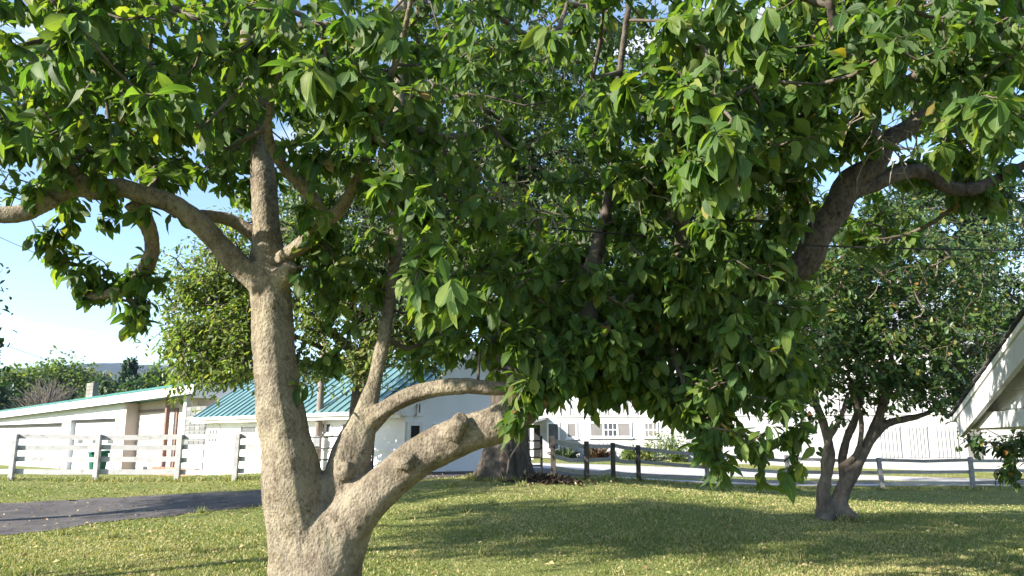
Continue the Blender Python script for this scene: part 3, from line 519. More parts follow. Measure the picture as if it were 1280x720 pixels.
# --- green-roofed building, nearer
Bf = Frame((X(247, 33), 33), DIRL)
def green_house():
    zg = -.3; ln = Bf.on(500, 512)[0]; ze = Bf.on(247, 524)[1]; dp = 6.6; sl_ = .687; zr = ze + sl_*dp/2; e = .45
    root = thing('green_roof_house', Bf.p(6, zg), 'white house under a green standing seam metal roof, gable end towards the oak', 'building')
    wb = MB(); Bf.box(wb, .3, ln-.3, zg, ze-.02, -e-.2, -e); Bf.box(wb, .3, ln-.3, zg, ze-.02, -dp+e-.2+.2, -dp+e+.2)
    for a in (.3, ln-.5): wb.hexa([Bf.p(a,zg,-dp+e+.2), Bf.p(a+.2,zg,-dp+e+.2), Bf.p(a+.2,zg,-e-.2), Bf.p(a,zg,-e-.2), Bf.p(a,ze-.02,-dp+e+.2), Bf.p(a+.2,ze-.02,-dp+e+.2), Bf.p(a+.2,ze-.02,-e-.2), Bf.p(a,ze-.02,-e-.2)])
    wb.build('wall', M['house_white'], root)
    for a in (.3, ln-.5):
        gb = MB(); b = 0; q = [(-dp+e, ze-.018), (-e, ze-.018), (-e, ze+.02), (-dp/2, zr-.12), (-dp+e, ze+.02)]
        gb.v += [Bf.p(a, z, d) for d, z in q] + [Bf.p(a+.2, z, d) for d, z in q]; gb.f += [(b,b+1,b+2,b+3,b+4), (b+9,b+8,b+7,b+6,b+5)] + [(b+i, b+5+i, b+5+(i+1) % 5, b+(i+1) % 5) for i in range(5)]
        gb.build('gable', M['house_white'], root)
    rf = MB(); th = .07
    for sgn in (0, 1):
        d0 = 0 if sgn == 0 else -dp; dm = -dp/2
        rf.hexa([Bf.p(0,ze,d0), Bf.p(ln,ze,d0), Bf.p(ln,zr,dm), Bf.p(0,zr,dm), Bf.p(0,ze+th,d0), Bf.p(ln,ze+th,d0), Bf.p(ln,zr+th,dm), Bf.p(0,zr+th,dm)])
    ro = rf.build('roof', M['green_roof'], root)
    n = int(ln/.46); me = MB().bar(Bf.p(.04,ze+th+.014,.01), Bf.p(.04,zr+th+.014,-dp/2), .05, .06).mesh('roof_seam', M['green_roof'])
    for i in range(n+1): o = obj('roof_seam', me, ro); q = Bf.r*(i*(ln-.08)/n); o.location = (q[0], q[1], 0)
    MB().bar(Bf.p(-.03,zr+th+.03,-dp/2), Bf.p(ln+.03,zr+th+.03,-dp/2), .3, .06).build('ridge_cap', M['green_trim'], ro)
    fa = MB(); Bf.box(fa, -.02, ln+.02, ze-.17, ze-.004, -.02, .03); Bf.box(fa, -.04, ln+.04, ze-.05, ze+.06, .032, .14)
    for a in (-.03, ln+.002): fa.bar(Bf.p(a+.015,ze-.03,-.02), Bf.p(a+.015,zr-.03,-dp/2), .05, .2)
    fa.build('gutter', M['trim'], root)
    so = MB(); Bf.box(so, .0, ln, ze-.10, ze-.03, -e-.1, -.03); so.build('soffit', M['trim'], root)
    D = -e
    for x0, x1 in ((302, 322), (404, 415), (429, 441)):
        a0, zt = Bf.on(x0, 532 if x0 < 330 else 528.5, D); a1, zb = Bf.on(x1, 542, D); window(Bf, root, a0, a1, zb, zt, D, 1, 0, False, .05)
    a0, zt = Bf.on(263, 535, D); a1 = Bf.on(274, 535, D)[0]
    dr = Bf.B('door', M['trim'], root, a0-.1, a1+.1, zg+.1, zt+.15, D, D+.05)
    for i in range(3):
        for j in range(2):
            w_ = (a1-a0)/3; zz = zt-.55+j*.27; Bf.B('pane', M['glass'], dr, a0+w_*i+.05, a0+w_*(i+1)-.05, zz, zz+.2, D+.051, D+.06)
    # lit board cladding line on the wall: sill band
    Bf.B('wall_band', M['trim'], root, .3, ln-.28, 1.15, 1.22, D, D+.03)
    # gable end: window, dark doorway with frame, gable lamp
    Gf = Frame(Bf.p(ln-.3, 0, -e)[:2], (.679, .734))
    a0, zt = Gf.on(512, 532); a1, zb = Gf.on(523, 552)
    zb = zg+.7
    fr_ = MB(); Gf.box(fr_, a0-.12, a0, zb, zt, 0, .07); Gf.box(fr_, a1, a1+.12, zb, zt, 0, .07); Gf.box(fr_, a0-.12, a1+.12, zt, zt+.12, 0, .07); do = fr_.build('door', M['trim'], root); Gf.B('door_leaf', M['dark'], do, a0, a1, zb, zt, .002, .03)
    for x0, x1 in ((520.5, 525.5), (541, 550), (556, 566)):
        y0, y1 = ((503, 518) if x0 < 530 else (530, 545)); a0, zt = Gf.on(x0, y0); a1, zb = Gf.on(x1, y1); window(Gf, root, a0, a1, zb, zt, 0, 1, 0, False, .05)
green_house()
# --- big white barn wing behind the lawn
W_ = Frame((X(645, 47), 47), (.954, -.30))
def barn():
    zg = -.4; root = thing('white_barn', W_.p(16, zg), 'big white barn with vertical board cladding above a row of ground floor windows', 'building')
    sL, sR = 0., W_.on(1420, 560)[0]; zs = W_.on(760, 520)[1]; zt = zs+3.6; dep = 13.
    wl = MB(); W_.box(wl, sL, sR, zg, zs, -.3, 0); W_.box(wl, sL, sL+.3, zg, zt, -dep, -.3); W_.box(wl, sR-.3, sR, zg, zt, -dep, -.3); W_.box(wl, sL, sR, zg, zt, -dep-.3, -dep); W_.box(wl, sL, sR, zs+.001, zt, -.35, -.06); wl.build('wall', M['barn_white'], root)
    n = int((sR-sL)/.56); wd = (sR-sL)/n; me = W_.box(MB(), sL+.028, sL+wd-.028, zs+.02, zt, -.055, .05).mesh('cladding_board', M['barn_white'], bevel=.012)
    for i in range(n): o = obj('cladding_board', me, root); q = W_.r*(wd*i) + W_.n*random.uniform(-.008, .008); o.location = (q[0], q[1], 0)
    W_.B('drip_board', M['trim'], root, sL, sR, zs-.05, zs+.018, .002, .07)
    rf = MB(); zr = zt+3.2
    for d0 in (.5, -dep-.5): rf.hexa([W_.p(sL-.4,zt-.15,d0), W_.p(sR+.4,zt-.15,d0), W_.p(sR+.4,zr,-dep/2), W_.p(sL-.4,zr,-dep/2), W_.p(sL-.4,zt-.03,d0), W_.p(sR+.4,zt-.03,d0), W_.p(sR+.4,zr+.12,-dep/2), W_.p(sL-.4,zr+.12,-dep/2)])
    rf.build('roof', M['steel'], root)
    for a in (sL, sR-.3):
        gb = MB(); b = 0; q = [(-dep+.01, zt+.001), (-.31, zt+.001), (-dep/2, zr-.1)]; gb.v += [W_.p(a, z, d) for d, z in q] + [W_.p(a+.3, z, d) for d, z in q]; gb.f += [(b,b+1,b+2), (b+5,b+4,b+3), (b,b+3,b+4,b+1), (b+1,b+4,b+5,b+2), (b+2,b+5,b+3,b)]
        gb.build('gable', M['white'], root)
    for x0, x1, ns, bars in ((737, 790, 3, 3), (804.5, 823, 1, 3), (708, 722, 1, 0), (684, 700, 1, 0)):
        a0, z1 = W_.on(x0, 527.5 if x0 > 730 else 528); a1, z0 = W_.on(x1, 547 if x0 > 730 else 548 if x0 > 700 else 563); window(W_, root, a0, a1, z0, z1, 0., ns, bars, x0 > 730 or x0 == 708, .09)
    s, _ = W_.on(839, 545); zz = zs-.1; MB().tube([W_.p(s, zg, .1), W_.p(s, zz, .1)], .06, 8).build('downpipe', M['steel'], root)
    a0, z1 = W_.on(1118, 541); 
    for x0, x1 in ((1095, 1128), (1132, 1162), (1166, 1200)):
        a0, z1 = W_.on(x0, 535); a1, z0 = W_.on(x1, 572); f = MB(); W_.box(f, a0, a1, z1, z1+.1, .002, .06); W_.box(f, a0, a1, z0, z1, -.002, .0019); gd = f.build('barn_door', M['door_paint'], root); k = 6
        for i in range(k): W_.B('door_board', M['barn_white'], gd, a0+(a1-a0)*i/k+.02, a0+(a1-a0)*(i+1)/k-.02, z0, z1, .002, .06, .008)
    W_.B('plinth', M['concrete'], root, W_.on(860, 560)[0], sR, zg, W_.on(1100, 574)[1]-.02, .004, .4)
    a0, z1 = W_.on(1207, 535); a1, z0 = W_.on(1228, 568); W_.B('door', M['blind'], root, a0, a1, z0-.3, z1, .002, .05)
    # porch at the left end: lean-to roof on posts, dark opening
    p0, p1 = .1, W_.on(683, 530)[0]; zp = W_.on(680, 524)[1]
    MB().hexa([W_.p(p0,zp,.005), W_.p(p1,zp,.005), W_.p(p1,zp-.25,2.6), W_.p(p0,zp-.25,2.6), W_.p(p0,zp+.14,.005), W_.p(p1,zp+.14,.005), W_.p(p1,zp-.12,2.6), W_.p(p0,zp-.12,2.6)]).build('porch_roof', M['trim'], root)
    for s in (p0+.2, (p0+p1)/2, p1-.2): W_.B('porch_post', M['trim'], root, s-.09, s+.09, zg, zp-.24, 2.3, 2.48)
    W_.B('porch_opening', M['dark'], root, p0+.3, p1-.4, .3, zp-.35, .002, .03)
    W_.B('porch_rail', M['wood_grey'], root, p0+.3, p1-.3, 1.35, 1.45, 2.34, 2.4)
barn()
# --- open shed gable corner at the right
def shed():
    c = P(1197, 527, 8.0); e = np.array((-.31, -1.0)); e /= np.linalg.norm(e); Sf = Frame(c[:2], e)     # Sf.r runs towards the camera, Sf.n faces left
    if Sf.n[0] > 0: Sf.n = -Sf.n
    Sf.O = Sf.O - Sf.n*.07; Sf.O[2] = 0
    zg = -.35; zb = c[2]; root = thing('open_shed', Sf.p(3.2, zg, -1), 'weathered white open shed with a dark shingled roof, its gable corner at the right edge', 'shed')
    tz = P(1280, 428, 6.0); pitch = (tz[2]-(zb+.02))/np.linalg.norm(tz[:2]-c[:2]); Lg = 3.1; zr = zb + pitch*Lg; depth = 4.2
    # tie beam
    Sf.B('tie_beam', M['shed_white'], root, -.12, 2*Lg+.12, zb-.07, zb+.07, -.16, -.03)
    MB().bar(Sf.p(-.06, zb-.0, .02), Sf.p(-.06, zb-.0, -depth), .05, .16).build('eave_board', M['shed_white'], root)
    # gable planks
    n = 9
    for i in range(n):
        z0 = zb+.085+i*.155; z1 = z0+.15
        a0 = (z0-zb)/pitch; a1 = (z1-zb)/pitch
        if a1 > Lg-.05: break
        MB().hexa([Sf.p(a0,z0,-.13), Sf.p(2*Lg-a0,z0,-.13), Sf.p(2*Lg-a0,z0,-.095), Sf.p(a0,z0,-.095), Sf.p(a1,z1,-.13), Sf.p(2*Lg-a1,z1,-.13), Sf.p(2*Lg-a1,z1,-.115), Sf.p(a1,z1,-.115)]).build('gable_plank', M['shed_white'], root)
    # barge boards
    for sgn in (0, 1):
        q = (lambda a: a) if sgn == 0 else (lambda a: 2*Lg-a)
        MB().bar(Sf.p(q(-.1), zb-.04-.1*pitch, .03), Sf.p(q(Lg), zb+pitch*Lg-.04, .03), .04, .19).build('barge_board', M['shed_white'], root)
        rf = MB(); th = .05
        rf.hexa([Sf.p(q(-.28),zb+.075-.28*pitch,.06), Sf.p(q(Lg),zr+.075,.06), Sf.p(q(Lg),zr+.075,-depth), Sf.p(q(-.28),zb+.075-.28*pitch,-depth), Sf.p(q(-.28),zb+.075+th-.28*pitch,.06), Sf.p(q(Lg),zr+.075+th,.06), Sf.p(q(Lg),zr+.075+th,-depth), Sf.p(q(-.28),zb+.075+th-.28*pitch,-depth)])
        ro = rf.build('roof', M['trim'], root)
        k = 16
        for i in range(k):
            a0 = -.32 + (Lg+.32)*i/k; a1 = a0 + (Lg+.32)/k*1.25; lift = .078+th
            MB().hexa([Sf.p(q(a0),zb+a0*pitch+lift+.012,.085), Sf.p(q(a1),zb+a1*pitch+lift,.085), Sf.p(q(a1),zb+a1*pitch+lift,-depth), Sf.p(q(a0),zb+a0*pitch+lift+.012,-depth), Sf.p(q(a0),zb+a0*pitch+lift+.038,.085), Sf.p(q(a1),zb+a1*pitch+lift+.014,.085), Sf.p(q(a1),zb+a1*pitch+lift+.014,-depth), Sf.p(q(a0),zb+a0*pitch+lift+.038,-depth)]).build('shingle', M['shingle'], ro)
    for a in (2.7, 2*Lg-.1):
        for d in (-.1, -depth+.3): Sf.B('post', M['shed_white'], root, a-.07, a+.07, zg-.2, zb-.07, d-.07, d+.07)
    Sf.B('back_beam', M['shed_white'], root, 2.4, 2*Lg, zb-.07, zb+.07, -depth+.2, -depth+.36)
    MB().tube([Sf.p(1.55, zb+.075, -.02), Sf.p(1.55, zb+.11, -.02)], .022, 8).build('insulator', M['trim'], root)
shed()
# ------------------------------------------------------------------ FENCES, GATES, POLE, WIRES
def fence(name, label, pts, hgt, rails, pw, rh, mats, cat='fence', taper=True, jitter=.012, tilt=.012):
    c = pts[len(pts)//2]; root = thing(name, (c[0], c[1], h1(*c)), label, cat); Q = []
    for i, (x, y) in enumerate(pts):
        z = h1(x, y); t = (random.gauss(0, tilt), random.gauss(0, tilt)); hh = hgt*random.uniform(.97, 1.03)
        mb = MB().hexa([(x-pw/2,y-pw/2,z-.2), (x+pw/2,y-pw/2,z-.2), (x+pw/2,y+pw/2,z-.2), (x-pw/2,y+pw/2,z-.2), (x-pw/2+t[0],y-pw/2+t[1],z+hh), (x+pw/2+t[0],y-pw/2+t[1],z+hh), (x+pw/2+t[0],y+pw/2+t[1],z+hh+.01), (x-pw/2+t[0],y+pw/2+t[1],z+hh+.01)])
        mb.build('post', mats[0] if i < 4 or name == 'board_fence' else mats[1], root, bevel=.008); Q.append((x, y, z))
    for i in range(len(Q)-1):
        a, b = Vector(Q[i]), Vector(Q[i+1]); off = Vector((0, pw/2+.015, 0))
        for rz in rails:
            j = [random.gauss(0, jitter) for _ in range(2)]; m_ = random.choice(mats[1:])
            p0, p1 = a+off+Vector((0,0,rz*hgt+j[0])), b+off+Vector((0,0,rz*hgt+j[1])); pm = (p0+p1)/2 + Vector((0, 0, -abs(random.gauss(0, jitter)))); ex = (p1-p0).normalized()*.04
            mb = MB(); mb.bar(p0-ex, pm, .035, rh); mb2 = mb.bar(pm, p1-ex*.2 if i < len(Q)-2 else p1+ex, .0345, rh*.995); mb2.build('rail', m_, root)
    return root
fence('board_fence', 'white four rail board fence in front of the garage building', [(X(p, y), y) for p, y in ((-180, 24.4), (-70, 24.2), (31, 24), (134, 24), (233, 24), (303, 23.6), (352, 23.4))], 1.36, (.2, .47, .73, .96), .14, .15, [M['fence_white'], M['fence_white']])
RF = [(691, 22.4), (731, 23.5), (763, 25.5), (794, 27), (878, 28), (977, 28.6), (1090, 29.3), (1199, 30), (1310, 30.8)]
fence('rail_fence', 'weathered three rail fence of dark posts along the far lawn edge', [(X(p, y), y) for p, y in RF], 1.17, (.2, .55, .9), .14, .12, [M['wood_shaded'], M['wood_grey'], M['wood_grey'], M['wood_grey']], jitter=.03, tilt=.03)
def gate(name, label, a, b, hgt, n):
    za, zb = h1(*a), h1(*b); root = thing(name, (a[0], a[1], za), label, 'gate')
    for q, z in ((a, za), (b, zb)): MB().tube([(q[0], q[1], z-.1), (q[0], q[1], z+hgt+.08)], .035, 8).build('post', M['dark_metal'], root, True)
    for k in range(n):
        f = (k+.5)/n; pts = [(a[0]+(b[0]-a[0])*t, a[1]+(b[1]-a[1])*t, za+(zb-za)*t + hgt*f*1.05 - .03*math.sin(math.pi*t)) for t in (0, .5, 1)]; MB().tube(pts, .025, 6).build('rail', M['dark_metal'], root, True)
    return root
gate('pipe_gate', 'dark pipe gate between the white fence and grey pole, seen through the magnolia fork', (X(356, 24.6), 24.6), (X(470, 24), 24.), 1.3, 4)
gate('field_gate', 'dark five bar metal gate just right of the big oak trunk', (X(640, 22.8), 22.8), (X(676, 22.6), 22.6), 1.1, 5)
px, Y = 402, 27; pz = h1(X(px, Y), Y); rp = thing('utility_pole', (X(px, Y), Y, pz), 'slim grey wooden pole standing before the green roofed house', 'pole')
MB().tube([(X(px, Y), Y, pz-.3), (X(px, Y)+.02, Y, 3.2), (X(px, Y)+.06, Y, 6.0)], [.13, .115, .09], 10).build('pole_shaft', M['pole'], rp, True)
MB().box(X(px, Y)-.12, X(px, Y)+.1, Y-.22, Y-.11, 1.3, 1.65).build('meter_box', M['steel'], rp, bevel=.01)
def wire(name, label, a, b, sag, r, m='wire'):
    a, b = np.array(a), np.array(b); t = np.linspace(0, 1, 25)[:, None]; p = a*(1-t)+b*t; p[:, 2] -= (4*sag*t*(1-t))[:, 0]
    o = MB().tube(p, r, 5).build(name, M[m], None, True); return tag(o, label, 'wire')
wire('service_cable', 'thin black cable crossing in front of the thick upper right limb', P(1400, 312, 4.6), P(690, 285, 5.0), .05, .0055)
wire('overhead_wire', 'lower thin overhead wire sloping down over the treeline at far left', P(-220, 340, 30), P(150, 478, 60), .3, .014)
wire('overhead_wire', 'lowest overhead wire just entering above the hills at far left', P(-220, 385, 30), P(90, 476, 62), .3, .014)
wire('overhead_wire', 'highest overhead wire, beneath the curved left limb of the magnolia', P(-200, 205, 24), P(330, 430, 50), .3, .012)
# ------------------------------------------------------------------ FOREGROUND MAGNOLIA
def magnolia():
    bx = P(398, 700, 5.0); root = thing('magnolia_tree', (bx[0], 5.0, h1(bx[0], 5)), 'large three stemmed magnolia in front with big glossy leaves and pale bark', 'tree')
    T = 5.0
    zb = []
    st = []
    st.append(stroke([(400, 960, 88, T), (396, 860, 66, T), (392, 760, 47, T), (384, 700, 42, T), (374, 645, 38, T-.03), (364, 592, 33, T-.05), (354, 533, 29, T-.05), (346, 475, 26, T-.05), (341, 420, 25, T-.05), (339, 385, 25, T-.03), (336, 345, 24, T), (334, 300, 19, T+.03), (331, 250, 16.5, T+.05), (327, 200, 16, T+.08), (321, 150, 14, T+.15), (312, 80, 11, T+.2), (306, -40, 8, T+.3), (310, -200, 5, T+.4)]))
    st.append(stroke([(415, 860, 44, T+.06), (414, 740, 36, T+.04), (418, 660, 31, T+.03), (430, 600, 27, T+.05), (441, 560, 25, T+.08), (455, 523, 17, T+.10), (467, 480, 10.5, T+.14), (478, 432, 9, T+.18), (486, 385, 8.5, T+.25), (494, 310, 9, T+.3), (497, 240, 11, T+.35), (502, 175, 12, T+.4), (497, 100, 10, T+.45), (505, -20, 7, T+.5), (520, -150, 5, T+.5)]))
    st.append(stroke([(405, 900, 66, T+.02), (404, 770, 46, T+.01), (407, 705, 36, T), (411, 660, 24, T)]))
    st.append(stroke([(412, 760, 36, T-.06), (420, 690, 33, T-.07), (436, 645, 29, T-.06), (452, 614, 20, T-.02), (460, 596, 12, T+.02)]))
    st.append(stroke([(398, 800, 40, T-.10), (402, 720, 34, T-.10), (404, 665, 28, T-.08), (404, 634, 15, T-.04), (405, 616, 7, T)]))
    for rows in ([(566, 545, 15, T-.26), (573, 530, 12, T-.31), (578, 522, 10, T-.34)], [(352, 350, 16, T-.05), (360, 338, 13, T-.14), (364, 330, 9, T-.18)], [(368, 640, 18, T-.12), (372, 632, 14, T-.17), (373, 627, 9, T-.19)], [(432, 592, 13, T-.06), (426, 584, 10, T-.10)], [(508, 580, 14, T-.24), (506, 570, 10, T-.28)], [(335, 470, 12, T-.10), (330, 462, 8, T-.14)]): st.append(stroke(rows, .02))
    st.append(stroke([(452, 535, 17, T+.12), (472, 518, 13, T+.05), (505, 498, 11, T), (540, 487, 10.5, T-.05), (585, 482, 10, T-.1), (635, 486, 9, T-.1), (690, 468, 7, T-.15), (740, 430, 6, T-.2), (790, 370, 5, T-.3)]))
    st.append(stroke([(412, 860, 46, T-.04), (414, 740, 33, T-.05), (428, 682, 29, T-.06), (453, 635, 27, T-.1), (492, 597, 25, T-.12), (530, 568, 25, T-.14), (580, 544, 24, T-.18), (630, 526, 24, T-.2), (672, 490, 23, T-.2), (705, 452, 21, T-.2), (745, 425, 20, T-.15), (790, 426, 19, T-.1)]))
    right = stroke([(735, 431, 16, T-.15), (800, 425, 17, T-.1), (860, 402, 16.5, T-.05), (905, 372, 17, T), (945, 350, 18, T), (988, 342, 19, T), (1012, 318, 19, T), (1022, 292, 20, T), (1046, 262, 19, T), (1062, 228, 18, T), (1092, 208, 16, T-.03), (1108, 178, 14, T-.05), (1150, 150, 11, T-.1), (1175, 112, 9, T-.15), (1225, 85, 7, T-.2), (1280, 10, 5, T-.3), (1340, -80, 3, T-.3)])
    st.append(stroke([(345, 372, 22, T-.02), (322, 352, 17, T-.05), (292, 325, 15.5, T-.1), (262, 292, 14.5, T-.16), (222, 258, 13.5, T-.22), (178, 243, 13, T-.28), (150, 234, 13.5, T-.30), (122, 238, 13, T-.32), (88, 234, 13, T-.36), (58, 252, 12, T-.4), (20, 268, 11.5, T-.44), (-40, 262, 10, T-.48), (-120, 230, 8, T-.5), (-220, 170, 5, T-.5)]))
    trunk = trunk_mesh(st, 'trunk', M['bark_mag'], root, .011, ((.26, .024), (.07, .006), (.016, .006)), 20, 3)
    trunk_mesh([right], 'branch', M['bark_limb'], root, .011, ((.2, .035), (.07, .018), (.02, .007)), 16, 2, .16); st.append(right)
    def branch(rows, m='bark_mag', vox=.009): s = stroke(rows, .05); trunk_mesh([s], 'branch', M[m], root, vox, ((.12, .012), (.03, .005)), 10, 2); st.append(s)
    branch([(166, 252, 13, T-.24), (186, 285, 11, T-.12), (190, 315, 10, T-.02), (176, 342, 9, T+.04), (150, 362, 7.5, T+.08), (118, 371, 5, T+.1), (100, 368, 3, T+.1)])
    branch([(110, 232, 13, T-.34), (90, 218, 12, T-.4), (74, 185, 10, T-.5), (66, 130, 8, T-.7), (70, 60, 6, T-.9), (60, -60, 4, T-1.1)])
    branch([(250, 268, 8, T-.1), (290, 276, 9, T+.05), (322, 296, 10, T+.08)], 'bark_mag')
    branch([(345, 330, 11, T), (378, 305, 11, T-.15), (402, 278, 11, T-.25), (425, 262, 9, T-.3), (450, 215, 7, T-.45), (470, 150, 6, T-.6), (500, 60, 5, T-.9), (520, -30, 3, T-1.2)])
    branch([(405, 270, 10, T-.26), (378, 232, 9, T-.4), (352, 205, 8, T-.5), (335, 160, 6, T-.7), (350, 80, 5, T-1.), (380, 20, 3, T-1.3)])
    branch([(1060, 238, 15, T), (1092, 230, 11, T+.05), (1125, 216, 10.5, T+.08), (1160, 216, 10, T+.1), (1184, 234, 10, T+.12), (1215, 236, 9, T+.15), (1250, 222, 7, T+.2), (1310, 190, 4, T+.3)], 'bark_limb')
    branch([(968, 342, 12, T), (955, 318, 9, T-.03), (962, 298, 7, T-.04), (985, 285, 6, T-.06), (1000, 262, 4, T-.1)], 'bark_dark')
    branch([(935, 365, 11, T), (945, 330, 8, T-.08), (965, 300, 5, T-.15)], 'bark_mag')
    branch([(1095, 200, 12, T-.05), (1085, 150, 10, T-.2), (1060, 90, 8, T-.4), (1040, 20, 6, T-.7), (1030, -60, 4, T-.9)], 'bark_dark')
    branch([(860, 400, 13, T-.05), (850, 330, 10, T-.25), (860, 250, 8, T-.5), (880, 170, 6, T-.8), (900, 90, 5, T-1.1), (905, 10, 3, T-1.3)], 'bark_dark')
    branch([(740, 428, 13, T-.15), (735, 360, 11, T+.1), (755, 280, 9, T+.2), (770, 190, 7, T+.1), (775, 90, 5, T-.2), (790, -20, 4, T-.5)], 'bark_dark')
    sk = np.vstack([s[::3, :3] for s in st]); skr = np.concatenate([s[::3, 3] for s in st])
    keep = sk[:, 2] > 1.9; sk, skr = sk[keep], skr[keep]
    rng = np.random.default_rng(21); anc = []
    # crown: volumes round the limbs (pixel centre, distance, metric radii, count)
    B = [(70,60,3.5,.75,.55,.45,64),(40,-60,4.1,1.1,.5,.9,60),(230,60,3.9,.6,.5,.5,56),(390,55,3.5,.5,.45,.4,50),(400,130,3.3,.32,.26,.25,20),(200,135,3.5,.28,.16,.22,12),(520,80,4.0,.5,.55,.6,60),
         (90,165,4.3,.75,.28,.5,80),(240,180,4.9,.55,.28,.5,64),(160,195,4.9,.6,.2,.4,40),(30,215,4.5,.35,.14,.3,20),(420,205,4.4,.42,.38,.35,42),(545,335,4.0,.26,.30,.22,26),(540,240,4.1,.34,.22,.25,26),
         (400,300,4.9,.24,.30,.25,26),(440,370,5.3,.32,.26,.35,34),(400,445,5.1,.10,.12,.1,4),(380,480,4.9,.07,.08,.06,3),(600,420,5.4,.6,.36,.5,64),(680,350,5.6,.6,.45,.5,60),(690,448,5.0,.24,.20,.25,18),(648,505,4.7,.07,.16,.10,7),
         (780,380,5.3,.7,.5,.6,84),(790,452,5.0,.42,.20,.4,44),(842,488,4.8,.30,.18,.3,26),(900,430,4.7,.52,.5,.5,80),(930,520,4.6,.36,.38,.35,60),(980,560,4.5,.18,.22,.2,20),(965,450,4.9,.36,.4,.4,40),(880,560,4.5,.06,.1,.08,4),
         (900,70,3.7,.5,.4,.45,52),(890,165,3.6,.36,.34,.3,38),(880,225,3.5,.16,.14,.15,10),(960,150,4.0,.35,.35,.35,30),(760,60,4.3,.65,.5,.6,54),(760,190,4.6,.45,.35,.5,34),(830,300,5.0,.45,.4,.4,44),
         (1040,40,4.3,.6,.35,.6,40),(1180,60,3.8,.6,.4,.5,66),(1250,140,3.6,.35,.25,.3,30),(1110,120,5.2,.6,.4,.6,30),(1230,215,5.2,.45,.16,.4,16),(1260,-40,4.5,.8,.5,.8,44),
         (640,60,5.6,.7,.7,.7,44),(620,200,6.0,.6,.5,.6,34),(330,60,5.9,.9,.7,.7,50),(150,90,5.6,.9,.6,.7,44),(860,120,6.0,.9,.7,.7,44),(1000,260,5.6,.45,.3,.4,20),
         (200,-190,4.8,1.3,.6,1.2,60),(500,-170,4.8,1.3,.6,1.2,64),(800,-150,4.8,1.3,.6,1.2,64),(1080,-140,4.8,1.2,.6,1.2,50),
         (300,90,7.4,1.3,1.,.8,110),(560,120,8.6,1.5,1.3,.9,170),(760,150,8.8,1.6,1.3,.9,180),(960,130,8.0,1.3,1.1,.9,120),(660,330,7.3,.9,.6,.6,80),(1180,110,6.4,.7,.5,.6,36),(120,60,6.2,.9,.6,.7,70),
         (760,415,4.55,.30,.20,.2,34),(850,390,4.5,.34,.24,.2,44),(910,345,4.5,.16,.15,.15,12),(690,420,4.6,.24,.18,.2,26),(880,300,4.4,.36,.25,.3,36),(1000,180,4.4,.26,.25,.25,22),(1085,70,4.2,.45,.4,.4,40),(150,110,3.9,.5,.35,.3,30),(300,170,4.4,.22,.2,.2,16),(600,330,4.5,.22,.3,.25,22),
         (880,150,4.6,.4,.35,.3,50),(940,205,4.8,.25,.25,.2,30),(1000,80,4.6,.4,.35,.3,45),(40,150,4.4,.5,.25,.3,40),(130,140,4.5,.4,.25,.3,36),
         (130,335,5.08,.32,.21,.18,28),(170,390,5.05,.14,.13,.12,10),(80,305,5.0,.19,.09,.14,9),(188,330,5.05,.12,.2,.12,10),(1060,60,5.4,.8,.5,.6,60),(1200,40,5.6,.8,.5,.6,60),(1150,180,5.8,.6,.25,.4,24),(1000,100,5.0,.5,.5,.5,40)]
    for px, py, Y, rx, rz, ry, n in B: anc.append(blob_points(P(px, py, Y), (rx, ry, rz), n, .3, rng))
    anc = np.vstack(anc); anc = np.vstack([anc, anc[rng.random(len(anc)) < .5] + rng.normal(0, .14, 3)])
    from mathutils import noise
    vd = np.array([noise.noise((p[0]*1.9, p[1]*1.9, p[2]*1.9+7)) + .45*noise.noise((p[0]*4.3+3, p[1]*4.3, p[2]*4.3)) for p in anc]); anc = anc[vd > -.13]
    qx, qy, _ = proj(anc)          # keep the limbs' sunny faces and the trunk fork clear of leaves
    anc = anc[~((qx > 300) & (qx < 372) & (qy > 190) & (qy < 720))]
    ts = np.array(TOSUN)
    sh = []                                          # leafy shoots that stand between the sun and the dark limbs
    for a, b, Y, n in ((190,248,4.75,12),(225,262,4.8,12),(262,295,4.85,12),(295,328,4.9,10),(130,237,4.7,8),(70,245,4.65,8),(1020,300,5,12),(985,343,5,10),(1050,250,5,12),(1085,210,5,10)):
        sh.append(P(a, b, Y) + ts*rng.uniform(.55, 1.5, (n, 1)) + rng.normal(0, .10, (n, 3)))
    for px, py, Y, rx, rz, ry, n in ((688,462,4.5,.22,.17,.12,26),(655,498,4.5,.08,.10,.08,6),(735,425,4.5,.26,.14,.14,24),(985,215,4.75,.16,.12,.1,10),(1130,215,5.3,.35,.14,.2,16),(1210,250,5.4,.3,.10,.2,12),(1100,300,5.8,.3,.16,.2,12),(725,462,4.95,.24,.13,.2,24),(790,482,4.9,.32,.14,.25,34),(855,500,4.8,.3,.16,.2,28),(680,440,5.2,.2,.14,.2,16),(820,440,5.5,.5,.3,.3,40),(730,400,5.7,.5,.3,.3,36),(950,320,4.7,.22,.12,.14,14),(985,275,4.8,.16,.10,.1,9),(1060,170,4.7,.25,.16,.15,14),
        (1180,70,7.2,1.3,1.0,.8,80),(1000,60,7.6,1.1,.9,.8,60),(720,0,8.2,1.6,.8,.8,70),(300,40,7.2,1.3,.8,.8,60),(80,110,6.6,1.0,.6,.6,50),(560,20,7.2,1.0,.7,.6,40),(1260,150,6.6,.5,.4,.4,20),(1090,260,6.2,.5,.25,.3,18),(205,200,5.5,.4,.15,.3,26),(110,190,5.4,.5,.16,.3,30),(265,165,5.6,.4,.25,.3,30),(310,215,6.0,.35,.25,.3,26),(360,110,5.6,.4,.35,.4,34),(30,120,5.0,.4,.3,.4,26)):
        sh.append(blob_points(P(px, py, Y), (rx, ry, rz), n, .2, rng))
